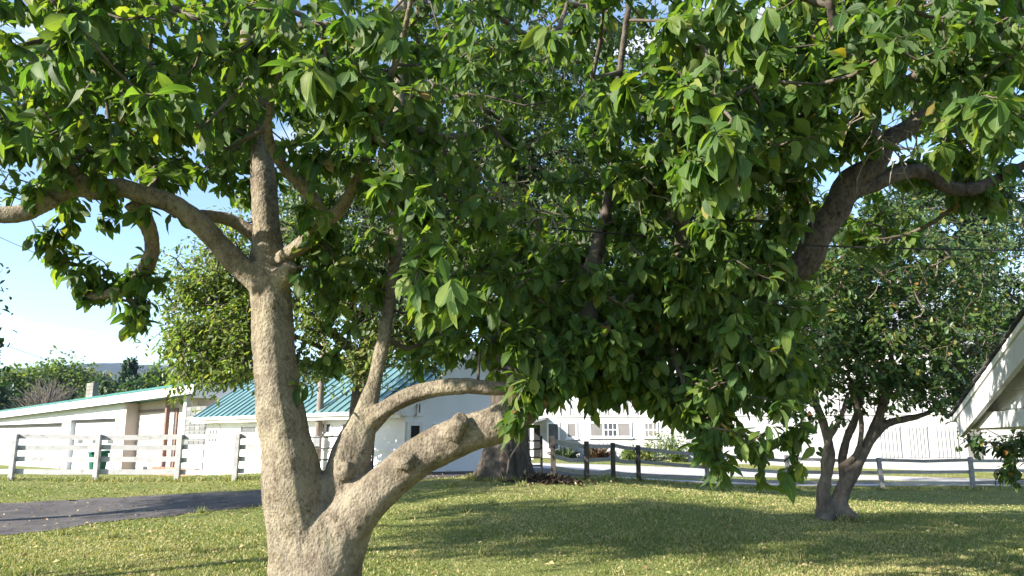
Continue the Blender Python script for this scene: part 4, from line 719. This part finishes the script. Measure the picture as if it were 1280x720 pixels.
    anc = np.vstack([anc]+sh)
    hero = np.vstack([P(a, b, Y) + np.vstack([np.zeros(3), rng.normal(0, .075, (k, 3))]) for a, b, Y, k in ((385,85,3.2,2),(190,118,3.3,2),(535,255,3.6,4),(545,340,3.55,5),(500,215,3.8,3),(915,150,3.2,4),(900,215,3.25,3),(960,60,3.3,3),(1230,120,3.3,3),(80,50,2.9,3),(470,40,3.2,2),(760,120,3.6,2),(1120,60,3.5,2),(690,40,3.7,2))])
    # the low sun reaches the main stem: no twigs in its way
    lit = np.array([P(a, b, 4.85) for a, b in ((320,400),(330,440),(330,480),(335,520),(345,560),(350,600),(355,650),(365,720),(330,240),(560,545),(520,570))])
    ok = np.ones(len(anc), bool)
    for p in lit: r_ = anc-p; al = np.maximum(r_ @ ts, 0); ok &= np.linalg.norm(r_ - al[:, None]*ts, axis=1) > (.36 if p[2] > 2.9 else .27)
    anc = anc[ok]; ok = np.ones(len(anc), bool)
    for p in hero: r_ = anc-p; al = r_ @ ts; ok &= (np.linalg.norm(r_ - np.maximum(al, 0)[:, None]*ts, axis=1) > .13)
    anc = np.vstack([anc[ok], hero])
    nodes, par, rad, n0 = grow(sk, skr, anc, .003)
    obj('twig', twigs_mesh('twig', nodes, par, rad, n0, M['twig'], 5), root)['kind'] = 'stuff'
    pos, Ld, Nd, sz, rep = whorls(nodes, par, n0, 11.5, .108, (.1, 1.15), rng, .12)
    ish = (np.abs(nodes[n0:][:, None] - hero[None]).sum(2) < 1e-6).any(1)[rep]; sz = np.where(ish, np.clip(sz, .11, .15)*1.18, sz); Ld[ish] += np.array((0, 0, -.35))
    qx, qy, dp_ = proj(pos + Ld*sz[:, None]*.5); infr = (qx > -5) & (qx < 1285) & (qy > -5) & (qy < 725)
    # leaves that show largest: nearest in frame, spread so that hidden ones behind a nearer leaf are passed over
    order = np.argsort(np.where(infr, dp_/sz, 1e9)); grid = {}; big = []
    for i in order:
        if not infr[i] or len(big) >= 300: break
        c = (int(qx[i]//24), int(qy[i]//24))
        if grid.get(c, 0) >= 2: continue
        grid[c] = grid.get(c, 0)+1; big.append(i)
    isb = np.zeros(len(pos), bool); isb[big] = True
    Xd, Lu, Nu = frames(Ld, Nd); lm = []
    for V, Fc, U in LT: lm.append(np_mesh('leaf', V, Fc, M['leaf'], True, np.zeros(len(V)), U))
    inv = Matrix.Translation(-Vector(root.location))
    for k, i in enumerate(big):
        o = bpy.data.objects.new('leaf', lm[k % 4]); m = Matrix.Identity(4)
        for r in range(3): m[r][0], m[r][1], m[r][2], m[r][3] = Xd[i][r]*sz[i], Lu[i][r]*sz[i], Nu[i][r]*sz[i], pos[i][r]
        COL.objects.link(o); o.parent = root; o.matrix_basis = inv @ m
    s = ~isb; leafcloud('foliage', pos[s], Ld[s], Nd[s], sz[s], M['leaf'], LT, root)
    # bare dead twigs hanging inside the crown
    V = MB()
    for px, py, Y in ((640,260,4.4),(600,225,4.3),(570,200,4.5),(690,270,4.6),(1110,170,4.4),(1130,190,4.6),(520,170,4.3),(1080,130,4.2),(800,250,4.6),(985,235,4.7),(745,350,4.8)):
        for k in range(6):
            a = np.array(P(px, py, Y)) + RNG.normal(0, .03, 3); d = RNG.normal(0, 1, 3); d /= np.linalg.norm(d); p = [a]
            for q in range(4): d = d + RNG.normal(0, .45, 3); d /= np.linalg.norm(d); p.append(p[-1] + d*.085)
            V.tube(p, np.linspace(.005, .0018, 5), 4, False)
    V.build('dead_twig', M['dead_twig'], root)['kind'] = 'stuff'
magnolia()
# ------------------------------------------------------------------ OTHER TREES
def tree(name, label, base, strokes, blobs, leaf, lsize, per, m_bark, m_leaf, group=None, vox=.04, disp=((.5, .08), (.12, .04)), seed=1, tpl=None, rt=.008, droop=(.0, .8), sub=(14, .34), spread=.35, cat='tree', crown='crown'):
    """strokes: metric splines; blobs: (centre, radii, clumps)"""
    rng = np.random.default_rng(seed); root = thing(name, base, label, cat, group)
    if strokes: trunk_mesh(strokes, 'trunk', M[m_bark], root, vox, disp, 14, 3)
    anc = []
    for c, r, n in blobs:
        cl = blob_points(c, r, n, .45, rng)
        for q in cl: anc.append(q + rng.normal(0, 1, (sub[0], 3))*sub[1]*rng.uniform(.6, 1.3)*np.array((1, 1, .7)))
    anc = np.vstack(anc); sk = np.vstack([s[::2, :3] for s in strokes]) if strokes else np.array([base]); skr = np.concatenate([s[::2, 3] for s in strokes]) if strokes else np.array([.05])
    low = sk[:, 2] > sk[:, 2].min() + .25*(sk[:, 2].max()-sk[:, 2].min()); 
    if low.any(): sk, skr = sk[low], skr[low]
    nodes, par, rad, n0 = grow(sk, skr, anc, rt)
    obj('twig', twigs_mesh('twig', nodes, par, rad, n0, M[m_bark], 4), root)['kind'] = 'stuff'
    pos, Ld, Nd, sz, rep = whorls(nodes, par, n0, per, lsize, droop, rng, spread); pos = pos + rng.normal(0, spread*.35, pos.shape)
    leafcloud(crown, pos, Ld, Nd, sz, M[m_leaf], [tpl or hex_template(.5)], root); return root
def sp(rows, step=.25): return spline(rows, step)
# big oak right behind (trunk at centre)
def oak():
    x, y = X(632, 20), 20.; z = h1(x, y); c = np.array((x, y, z)); q = lambda dx, dy, dz, r: (x+dx, y+dy, z+dz, r)
    st = [sp([q(0,0,-.3,.85), q(0,0,.05,.68), q(.02,0,.5,.56), q(.05,0,1.2,.50), q(.1,0,2.4,.45), q(.2,0,4,.43), q(.3,0,6,.36), q(.2,.2,8.5,.26), q(.1,.2,11,.15), q(0,.2,13,.07)])]
    for a in range(7): th = a*.9+.3; st.append(sp([q(1.1*math.cos(th),1.1*math.sin(th),-.25,.08), q(.68*math.cos(th),.68*math.sin(th),.05,.17), q(.4*math.cos(th),.4*math.sin(th),.5,.25), q(.15*math.cos(th),.15*math.sin(th),1.3,.25)], .12))
    for dx, dy, dz, z0 in ((-3.5,-1,6.5,3.6),(3.8,-1.2,6.3,3.9),(-2.5,2.5,8,4.8),(3.,2.,8.6,5.),(-4.2,.5,9,5.6),(4.6,.4,9.2,6),(0,-3,8.6,5.2),(.8,3.2,10,6.5)):
        st.append(sp([q(.2,0,z0,.26), q(.2+dx*.35,dy*.35,z0+(dz-z0)*.5,.19), q(dx*.75,dy*.75,z0+(dz-z0)*.8,.12), q(dx*1.15,dy*1.15,dz+.4,.05)]))
    bl = [((x,y-1,7.5),(3.,2.4,2.0),50),((x-3,y-1,7),(2.6,2.4,2.0),44),((x+3.2,y-1,7),(2.8,2.4,2.2),36),((x,y-1,9),(3,3,2.6),40),((x-3,y+1,11),(3,3,2.4),30),((x+3,y+1,11),(3,3,2.4),30),((x,y,13),(3.2,3.2,2),28),((x+.5,y-2.4,5.6),(2.6,1.4,1.1),20),((x-2.2,y-1.5,5),(1.6,1.3,.9),12),((x+4.6,y-.5,5.2),(2.2,1.8,1.3),22)]
    r = tree('oak_tree', 'massive oak with thick furrowed grey trunk at the lawn crest', (x, y, z), st, bl, None, .18, 14, 'bark_oak', 'leaf_oak', vox=.05, disp=((.6, .12), (.12, .09)), seed=3, sub=(14, .42))
    v = MB(); vine = [(-.28,-.82,.0),(-.2,-.74,.5),(.06,-.66,.9),(.0,-.62,1.25),(.16,-.6,1.6),(.1,-.58,2.1)]
    v.tube([(x+.3+a, y+b, z+cc) for a, b, cc in vine], [.025,.022,.02,.018,.015,.01], 6); v.tube([(x+.3-.2, y-.76, z+.5), (x-.12, y-.74, z+.85), (x-.3, y-.7, z+1.0)], [.018,.014,.01], 6); v.build('vine', M['dead_twig'], r, True)
oak()
# tree B between the magnolia stems
def treeB():
    x, y = X(452, 22), 22.; z = h1(x, y); q = lambda dx, dy, dz, r: (x+dx, y+dy, z+dz, r)
    st = [sp([q(0,0,-.3,.5), q(0,0,.1,.40), q(0,0,1,.32), q(.05,0,2.4,.28), q(.2,0,4,.24), q(.2,0,6,.18), q(0,.2,8.5,.09), q(0,.2,10,.05)])]
    for dx, dy, dz, z0 in ((-2.2,-.6,3.9,2.9),(-3.2,.2,5.2,3.2),(2.4,-.6,5,3.),(-1.6,-1.8,6.5,4),(2.6,1,7,4.4),(-2.4,1.4,7.6,5),(.4,-2.2,7,4.6)):
        st.append(sp([q(.1,0,z0,.17), q(dx*.4,dy*.4,z0+(dz-z0)*.6,.12), q(dx*.8,dy*.8,dz,.07), q(dx*1.2,dy*1.2,dz+.3,.03)]))
    bl = [((x-4.0,y-.4,4.6),(1.7,1.5,1.4),52),((x-3.0,y-.5,3.9),(1.3,1.3,.7),14),((x-3,y,6.6),(2.4,2,1.6),30),((x-.8,y-1,5.2),(1.4,1.4,1.0),14),((x+1.6,y-.6,4.4),(1.6,1.4,.9),18),((x+1.8,y-.4,6.6),(2,2,1.6),24),((x,y,8.6),(2.6,2.4,1.8),28),((x-4.6,y+.2,6),(1.4,1.4,1.2),14),((x+.4,y-1.2,3.6),(.8,.8,.4),5),((x-1.3,y-1,3.5),(.9,.9,.45),7)]
    tree('shade_tree', 'sunlit fresh green tree with a dark trunk seen between the magnolia stems', (x, y, z), st, bl, None, .175, 10, 'bark_dark', 'leaf_fresh', vox=.04, seed=4, sub=(14, .36))
treeB()
# small magnolia on the right lawn
def small_mag():
    T = 15.; x, y = X(1045, T), T; z = h1(x, y)
    S_ = lambda rows: stroke([(a, b, r*.66, Y) for a, b, r, Y in rows], .12)
    st = [S_([(1030, 652, 10, T-.4), (1038, 642, 11, T-.15), (1043, 630, 10, T)]), S_([(1072, 650, 9, T-.3), (1060, 642, 11, T-.1), (1052, 628, 10, T)]), S_([(1046, 655, 26, T), (1047, 638, 19, T), (1051, 618, 14, T), (1062, 596, 14, T-.05), (1078, 566, 11, T-.1), (1092, 540, 10, T-.1), (1102, 510, 8, T-.2), (1110, 470, 6, T-.3), (1120, 410, 4, T-.4)]),
          S_([(1032, 655, 20, T), (1031, 632, 14, T), (1029, 608, 11, T), (1037, 580, 9, T+.05), (1036, 555, 9, T+.05), (1026, 520, 8, T), (1012, 490, 7, T-.1), (998, 462, 5, T-.2), (980, 420, 3, T-.3)]),
          S_([(1050, 640, 12, T), (1056, 606, 10, T+.05), (1052, 582, 8, T+.1), (1058, 550, 8, T+.15), (1070, 520, 7, T+.2), (1076, 480, 6, T+.3), (1072, 430, 4, T+.4)]),
          S_([(1088, 552, 8, T-.1), (1108, 530, 7, T-.1), (1130, 524, 6, T-.05), (1155, 518, 5, T), (1185, 500, 4, T+.1), (1215, 470, 3, T+.2)]),
          S_([(1050, 585, 7, T), (1064, 575, 6, T-.15), (1074, 558, 5, T-.2), (1076, 520, 5, T-.3), (1060, 480, 4, T-.5)]),
          S_([(1034, 610, 8, T), (1030, 580, 7, T), (1036, 550, 6, T-.05), (1052, 520, 5, T-.2), (1060, 490, 4, T-.3)])]
    bl = [(P(1090,430,T),(2.2,1.8,1.3),80),(P(1010,420,T-.4),(1.5,1.5,1.2),48),(P(1180,440,T+.2),(1.4,1.4,1.2),26),(P(1120,340,T),(2.1,1.8,1.2),34),(P(1030,340,T),(1.6,1.6,1.2),22),(P(1195,490,T),(.8,.9,.5),8),(P(985,500,T-.4),(.7,.7,.6),8),(P(1100,490,T-.2),(1.0,1.2,.3),8),(P(1200,370,T),(1.1,1.2,1.),14)]
    tree('small_magnolia', 'small multi stemmed magnolia with twisted trunks on the right lawn', (x, y, z), st, bl, None, .15, 8, 'bark_pale', 'leaf_small_mag', vox=.022, disp=((.3, .04), (.06, .014)), seed=5, tpl=LT[0], rt=.0035, sub=(9, .26), spread=.16)
    v = MB()
small_mag()
def round_tree(name, label, px, Y, hgt, rad, leafm, barkm, lsize=.14, n=90, seed=1, zc=.62, group=None, per=11, sub=(14, .4), clear=.25, trunk_r=.25, xx=None):
    x = X(px, Y) if xx is None else xx; z = h1(x, Y); rng = random.Random(seed); q = lambda dx, dy, dz, r: (x+dx, Y+dy, z+dz, r)
    st = [sp([q(0,0,-.3,trunk_r*1.3), q(0,0,.3,trunk_r), q(.1,0,hgt*.3,trunk_r*.8), q(.0,.1,hgt*.6,trunk_r*.5), q(.1,0,hgt*.92,trunk_r*.15)])]
    for k in range(6): a = k*1.05+rng.random(); st.append(sp([q(0,0,hgt*(.28+.05*k),trunk_r*.5), q(math.cos(a)*rad*.4,math.sin(a)*rad*.4,hgt*(.42+.05*k),trunk_r*.3), q(math.cos(a)*rad*.8,math.sin(a)*rad*.8,hgt*(.52+.06*k),trunk_r*.1)]))
    bl = []; tot = hgt*(1-clear)
    for k in range(7):
        a = k*.9+rng.random(); rr = rad*rng.uniform(.35, .55); f = k/6; c = (x+math.cos(a)*rr, Y+math.sin(a)*rr, z+hgt*clear+tot*(.18+.64*f)); s = rad*(.62-.22*abs(f-.4)); bl.append((c, (s, s, tot*.2), max(4, n//7)))
    return tree(name, label, (x, Y, z), st, bl, None, lsize, per, barkm, leafm, group, seed=seed, sub=sub, vox=.06)
GT = 'tall trees behind the barn and shed'
round_tree('broadleaf_tree', 'tall dark green tree behind the barn, above the small magnolia', 1120, 64, 25, 10.5, 'leaf_dark', 'bark_dark', .48, 330, 11, group=GT, clear=.1, sub=(14, .7))
round_tree('broadleaf_tree', 'dark green tree rising behind the shed roof at the right edge', 1350, 30, 12.5, 5.8, 'leaf_dark', 'bark_dark', .22, 220, 12, group=GT, clear=.12)
round_tree('broadleaf_tree', 'yellowing tree behind the barn, between the oak and small magnolia', 915, 66, 24, 9, 'leaf_olive', 'bark_dark', .48, 280, 13, group=GT, clear=.15, sub=(14, .7))
# leafy shoots by the shed
def sapling():
    Y = 9.; x = X(1330, Y); z = h1(x, Y)
    st = [sp([(x, Y, z-.1, .035), (x-.1, Y, 1.0, .03), (x-.25, Y, 1.6, .02), (x-.5, Y, 1.75, .012), (x-.75, Y, 1.5, .006)], .08), sp([(x-.1, Y, 1., .02), (x-.35, Y-.1, 1.35, .012), (x-.6, Y-.1, 1.2, .006)], .08)]
    bl = [(P(1225, 552, Y), (.16, .15, .1), 5), (P(1255, 565, Y), (.2, .2, .14), 9), (P(1262, 590, Y), (.14, .15, .12), 6), (P(1275, 550, Y), (.15, .2, .1), 6), (P(1330, 540, Y), (.3, .3, .3), 10)]
    tree('sapling', 'leafy drooping sapling below the shed gable at the right edge', (x, Y, z), st, bl, None, .10, 5, 'bark_pale', 'leaf_small_mag', vox=.012, disp=((.1, .005),), seed=15, tpl=LT[0], rt=.003, sub=(4, .06), spread=.06, crown='foliage')
sapling()
# trees left of the view (the ones that shade drive and lawn); one reaches in at the left edge
GL = 'trees left of the drive'
round_tree('drive_tree', 'tree by the drive whose leafy twig reaches in at the left edge', 0, 13.9, 7.2, 3.4, 'leaf_small_mag', 'bark_dark', .15, 120, 16, xx=-13.15, group=GL, clear=.38)
round_tree('drive_tree', 'tall high crowned tree standing out beyond the left edge', 0, 4.2, 13.2, 3.5, 'leaf_dark', 'bark_dark', .17, 150, 18, xx=-15.2, group=GL, clear=.54, trunk_r=.16)
# ------------------------------------------------------------------ tree line behind the garage
def far_tree(label, px, Y, top, wid, m, seed, conifer=False, name='treeline_tree', n=46, bare=False):
    x = X(px, Y); z = h1(x, Y); zt = CAMZ + (HOR-top-4)/F*Y; hgt = zt-z; rad = wid*1.45/F*Y/2; n = int(n*2.2); rng = np.random.default_rng(seed)
    root = thing(name, (x, Y, z), label, 'tree', 'trees in the line behind the garage building')
    MB().tube([(x, Y, z-.3), (x, Y, z+hgt*.5), (x+.2, Y, z+hgt*.95)], [.35, .22, .05], 8).build('trunk', M['bark_dark'], root, True)
    if bare:
        v = MB()
        for k in range(420):
            a = np.array((x+rng.normal(0,.5), Y, z+hgt*rng.uniform(.1, .55))); d = unit(np.array((rng.normal(0, .5), rng.normal(0, .5), 1.0))); p = [a]
            for q in range(5): d = unit(d + rng.normal(0, .18, 3)); p.append(p[-1] + d*hgt*.10)
            v.tube(p, np.linspace(.05, .015, 6), 4, False)
        v.build('bare_branch', M['dead_twig'], root)['kind'] = 'stuff'; return
    P_ = []
    if conifer:
        for k in range(n*18): f = rng.random()**.7; rr = rad*(1-f)*(.55+.45*rng.random()); a = rng.random()*6.283; P_.append((x+math.cos(a)*rr, Y+math.sin(a)*rr, z+hgt*(.06+.94*f)+rng.normal(0, .1)))
    else:
        for k in range(n):
            f = rng.random(); w_ = rad*(.62 + .38*math.sin(math.pi*min(1, f*1.05)))*(1 if f < .75 else 1-(f-.75)*2.2); a = rng.random()*6.283; rr = w_*rng.random()**.4
            c = np.array((x+math.cos(a)*rr, Y+math.sin(a)*rr, z+hgt*(.08+.86*f))); P_ += list(c + rng.normal(0, 1, (26, 3))*rad*.16)
    P_ = np.array(P_); nn = len(P_); L_ = unit(rng.normal(0, 1, (nn, 3)) + np.array((0, 0, -.3))); Nn = rng.normal(0, 1., (nn, 3)) + np.array((-.5, -.4, .5))
    k = 3; pos = np.repeat(P_, k, 0) + rng.normal(0, .28, (nn*k, 3)); L_ = unit(np.repeat(L_, k, 0) + rng.normal(0, .5, (nn*k, 3))); Nn = np.repeat(Nn, k, 0) + rng.normal(0, .3, (nn*k, 3))
    leafcloud('crown', pos, L_, Nn, rng.uniform(.32, .62, nn*k), M[m], [quad_template(.7)], root)
far_tree('bright green round tree at the far left end of the treeline', 8, 95, 462, 62, 'leaf_far', 31)
far_tree('low dark shrubby tree in front of the far left treeline', -25, 85, 470, 70, 'leaf_dark', 32)
far_tree('widest green tree of the treeline, left of the chimney', 72, 100, 458, 84, 'leaf_far', 33, n=64)
far_tree('leafless grey brown tree in front of the treeline, left of the chimney', 66, 80, 468, 40, 'leaf_far', 34, bare=True)
far_tree('yellow green tree of the treeline right beside the chimney', 116, 104, 464, 52, 'leaf_olive', 35)
far_tree('small grey green tree just right of the chimney', 136, 92, 473, 40, 'leaf_oak', 36)
far_tree('pointed dark conifer standing above the treeline', 163, 98, 452, 38, 'leaf_far_dark', 37, True, 'conifer_tree', 60)
far_tree('bushy green tree of the treeline just right of the dark conifer', 197, 100, 459, 50, 'leaf_far', 38)
far_tree('rust orange tree of the treeline above the roof end', 228, 106, 461, 44, 'leaf_rust', 39)
far_tree('dark green tree of the treeline left of the green roof', 256, 96, 464, 46, 'leaf_far', 40)
far_tree('dense dark tree of the treeline over the green roof ridge', 292, 92, 461, 50, 'leaf_dark', 41)
far_tree('last green tree of the treeline, hidden partly by the pale magnolia stem', 330, 94, 458, 50, 'leaf_far', 42)
far_tree('low green tree at the bottom of the treeline beside the conifer', 178, 86, 476, 44, 'leaf_dark', 43)
far_tree('low rounded green tree before the rust orange tree', 232, 88, 474, 50, 'leaf_far', 44)
# ------------------------------------------------------------------ plants along the barn
def bed_plant(name, label, px, py, hpx, m, kind, seed, group='plants along the barn wall'):
    s, z1 = W_.on(px, py, .9); x, y, _ = W_.p(s, 0, .9); z = h1(x, y); hh = hpx/F*y; rng = np.random.default_rng(seed); n = 170
    root = thing(name, (x, y, z), label, 'plant', group); MB().tube([(x, y, z-.1), (x, y, z+hh*.5)], [.03, .015], 5).build('stem', M['twig'], root)
    if kind == 'grass': d = unit(np.stack([rng.normal(0, .75, n), rng.normal(0, .75, n), rng.uniform(.2, 1.2, n)], 1)); pos = np.array((x, y, z)) + rng.normal(0, 1, (n, 3))*(.16, .16, .02); leafcloud('foliage', pos, d, rng.normal(0, 1, (n, 3)), rng.uniform(.35, 1.25, n)*hh, M[m], [quad_template(.05)], root)
    else: pos = np.array((x, y, z+hh*.5)) + rng.normal(0, 1, (n*3, 3))*np.array((hh*.34, hh*.34, hh*.26)); leafcloud('foliage', pos, unit(rng.normal(0, 1, (n*3, 3))), rng.normal(0, .6, (n*3, 3)) + (0, 0, 1), rng.uniform(.12, .24, n*3), M[m], [quad_template(.55)], root)
bed_plant('clump_plant', 'dark spiky plant clump under the shaded barn window', 707, 568, 17, 'leaf_oak', 'grass', 51)
bed_plant('clump_plant', 'reddish spiky plant clump below the triple window', 747, 570, 20, 'leaf_red', 'grass', 52)
bed_plant('leafy_shrub', 'low green shrub left of the pair by the barn downpipe', 787, 570, 14, 'leaf_far', 'bush', 53)
bed_plant('leafy_shrub', 'brighter yellow green shrub under the small barn window', 808, 570, 15, 'leaf_olive', 'bush', 54)
bed_plant('leafy_shrub', 'narrow shrub climbing the barn wall beside the downpipe', 833, 570, 34, 'leaf_far', 'bush', 55)
bed_plant('leafy_shrub', 'small round shrub just right of the barn downpipe', 847, 571, 13, 'leaf_far', 'bush', 56)
# ------------------------------------------------------------------ GRASS, LITTER
def inside(poly, x, y):
    r = np.zeros(len(x), bool); n = len(poly)
    for i in range(n):
        (x0, y0), (x1, y1) = poly[i], poly[i-1]; c = ((y0 > y) != (y1 > y)) & (x < (x1-x0)*(y-y0)/((y1-y0) if y1 != y0 else 1e-9) + x0); r ^= c
    return r
def lawn():
    rng = np.random.default_rng(77); n = 520000; Y = 6.5/(1-rng.random(n)*(1-6.5/44)); xx = (rng.random(n)*2-1)*(Y*.74+1.2)      # denser near by
    keep = rng.random(n) < np.clip(7.5/Y, .25, 1)*1.4; xx, Y = xx[keep], Y[keep]; ok = np.ones(len(xx), bool)
    for s in SHEETS: ok &= ~inside(s, xx, Y)
    ok &= np.hypot(xx-X(632, 20), Y-20) > .8; xx, Y = xx[ok], Y[ok]; n = len(xx); z = H(xx, Y)
    def vn(a, b, sc, seed):
        gr = np.random.default_rng(seed).random((256, 256)); a, b = a/sc+100, b/sc+100; i, j = np.floor(a).astype(int), np.floor(b).astype(int); fa, fb = a-i, b-j; fa, fb = fa*fa*(3-2*fa), fb*fb*(3-2*fb); q = lambda u, v: gr[u % 256, v % 256]
        return (q(i, j)*(1-fa) + q(i+1, j)*fa)*(1-fb) + (q(i, j+1)*(1-fa) + q(i+1, j+1)*fa)*fb
    wear = .5*vn(xx, Y, 1.9, 1) + .3*vn(xx, Y, .7, 2) + .2*vn(xx, Y, .3, 3); oakd = np.hypot(xx-X(632, 20), Y-20); wear += .22*np.exp(-(oakd/2.5)**2) + .2*np.exp(-(np.hypot(xx-X(1045, 15), Y-15)/1.0)**2) + .16*np.exp(-((xx-13.5)/4.5)**2-((Y-24.5)/2.6)**2) + .12*np.exp(-((xx-2.8)/1.8)**2-((Y-18.5)/1.6)**2)
    kp = rng.random(n) > np.clip((wear-.58)*5, 0, .72); xx, Y, z, wear = xx[kp], Y[kp], z[kp], wear[kp]; n = len(xx)
    pn = np.sin(xx*.7+np.sin(Y*.5)*2)*np.sin(Y*.6+np.cos(xx*.4)*2); hgt = rng.uniform(.014, .045, n)*(1+.3*pn); wid = np.clip(Y*.0011, .007, .03)*rng.uniform(.7, 1.3, n)
    a = rng.random(n)*6.283; ux, uy = np.cos(a), np.sin(a); le = rng.normal(0, .5, (n, 2))*hgt[:, None]
    ex = []
    for px, y in RF + [(31, 24), (134, 24), (233, 24), (303, 23.6), (-70, 24.2)]: ex.append(np.array((X(px, y), y)) + rng.normal(0, .14, (90, 2)))
    for (cx, cy), rr, k in (((X(632, 20), 20), .85, 900), ((X(1045, 15), 15), .33, 420), ((X(402, 27), 27), .2, 120)): th = rng.random(k)*6.283; ex.append(np.stack([cx+np.cos(th)*rr, cy+np.sin(th)*rr], 1) + rng.normal(0, .08, (k, 2)))
    k = 2600; tx = rng.uniform(-14, 17, k); ex.append(np.stack([tx, np.interp(tx, [-14, -4.5, 2.2, 4.3, 10, 17], [24, 23.6, 23.5, 27, 28.6, 30])], 1) + rng.normal(0, .09, (k, 2)))
    cl = np.stack([rng.uniform(-9, 9, 60), rng.uniform(9, 20, 60)], 1); ex.append(np.repeat(cl, 40, 0) + rng.normal(0, .07, (2400, 2)))
    ex = np.vstack(ex); o_ = np.ones(len(ex), bool)
    for q in SHEETS: o_ &= ~inside(q, ex[:, 0], ex[:, 1])
    ex = ex[o_]; k = len(ex); xx = np.concatenate([xx, ex[:, 0]]); Y = np.concatenate([Y, ex[:, 1]]); z = np.concatenate([z, H(ex[:, 0], ex[:, 1])]); hgt = np.concatenate([hgt, rng.uniform(.06, .17, k)]); wid = np.concatenate([wid, np.clip(ex[:, 1]*.0008, .006, .02)]); wear = np.concatenate([wear, np.full(k, .42)]); pn = np.concatenate([pn, np.zeros(k)]); p2 = np.zeros(k); n = len(xx)
    a = rng.random(n)*6.283; ux, uy = np.cos(a), np.sin(a); le = rng.normal(0, .5, (n, 2))*hgt[:, None]
    base = np.stack([xx, Y, z-.004], 1); side = np.stack([ux, uy, np.zeros(n)], 1)*wid[:, None]
    V = np.stack([base-side, base+side, base + np.stack([le[:, 0], le[:, 1], hgt], 1)], 1).reshape(-1, 3)
    p2 = np.sin(xx*2.1+Y*1.3)*np.sin(Y*2.6-xx*.8+2*np.sin(xx)); var = np.clip(.40 + .9*(wear-.45) + .10*pn + .07*p2 + rng.normal(0, .2, n), 0, .99); var = np.where(rng.random(n) < .05, .985, var)
    o = obj('grass', np_mesh('grass', V, np.arange(3*n).reshape(-1, 3), M['grass'], False, np.repeat(var, 3))); tag(o, 'short mown green lawn grass with drier tufts', 'grass', kind='stuff')
lawn()
def litter():
    rng = np.random.default_rng(5); n = 2600; Y = rng.uniform(7.5, 27, n)**1.0; xx = (rng.random(n)*2-1)*Y*.7; z = H(xx, Y) + .045
    pos = np.stack([xx, Y, z], 1); L_ = rng.normal(0, 1, (n, 3))*(1, 1, .25)
    leafcloud('fallen_leaves', pos, L_, rng.normal(0, .35, (n, 3)) + (0, 0, 1), rng.uniform(.035, .09, n), M['leaf_fallen'], [quad_template(.6)], None); tag(bpy.data.objects['fallen_leaves'], 'scattered dry tan leaves lying on the lawn and drive', 'fallen leaves')
    n = 800; c = np.array((X(682, 19.4), 19.4)); d = rng.normal(0, 1, (n, 2))*(.42, .36); xx, Y = c[0]+d[:, 0], c[1]+d[:, 1]; z = H(xx, Y) + .02 + .10*np.exp(-(d[:, 0]/.5)**2-(d[:, 1]/.5)**2)*rng.random(n)
    o = leafcloud('leaf_pile', np.stack([xx, Y, z], 1), rng.normal(0, 1, (n, 3))*(1, 1, .5), rng.normal(0, .6, (n, 3)) + (0, 0, 1), rng.uniform(.08, .2, n), M['mulch'], [quad_template(.5)], None); tag(o, 'heap of brown dead leaves at the right foot of the oak', 'leaf pile')
    v = MB()
    for k in range(16):
        a = np.array((c[0]+rng.normal(0, .4), c[1]+rng.normal(-.1, .3))); q = rng.normal(0, .25, 2); v.tube([(a[0], a[1], h1(*a)+.05), (a[0]+q[0]*.5, a[1]+q[1]*.5, h1(*(a+q*.5))+rng.uniform(.05, .12)), (a[0]+q[0], a[1]+q[1], h1(*(a+q))+.04)], [.012, .01, .006], 5)
    tag(v.build('fallen_sticks', M['twig'], None), 'loose sticks lying in the brown leaf heap by the oak', 'sticks', kind='stuff')
litter()

# ------------------------------------------------------------------ AIR
def haze():
    m = bpy.data.materials.new('haze'); m.use_nodes = True; t = m.node_tree; t.nodes.clear(); o = t.nodes.new('ShaderNodeOutputMaterial')
    v = N(t, 'ShaderNodeVolumePrincipled'); v.inputs['Color'].default_value = (.42, .58, 1, 1); v.inputs['Density'].default_value = .00008; v.inputs['Anisotropy'].default_value = .2
    t.links.new(v.outputs[0], o.inputs['Volume'])
    MB().box(-3300, 3300, -700, 3700, -17, 290).build('haze', m)['kind'] = 'stuff'
haze()
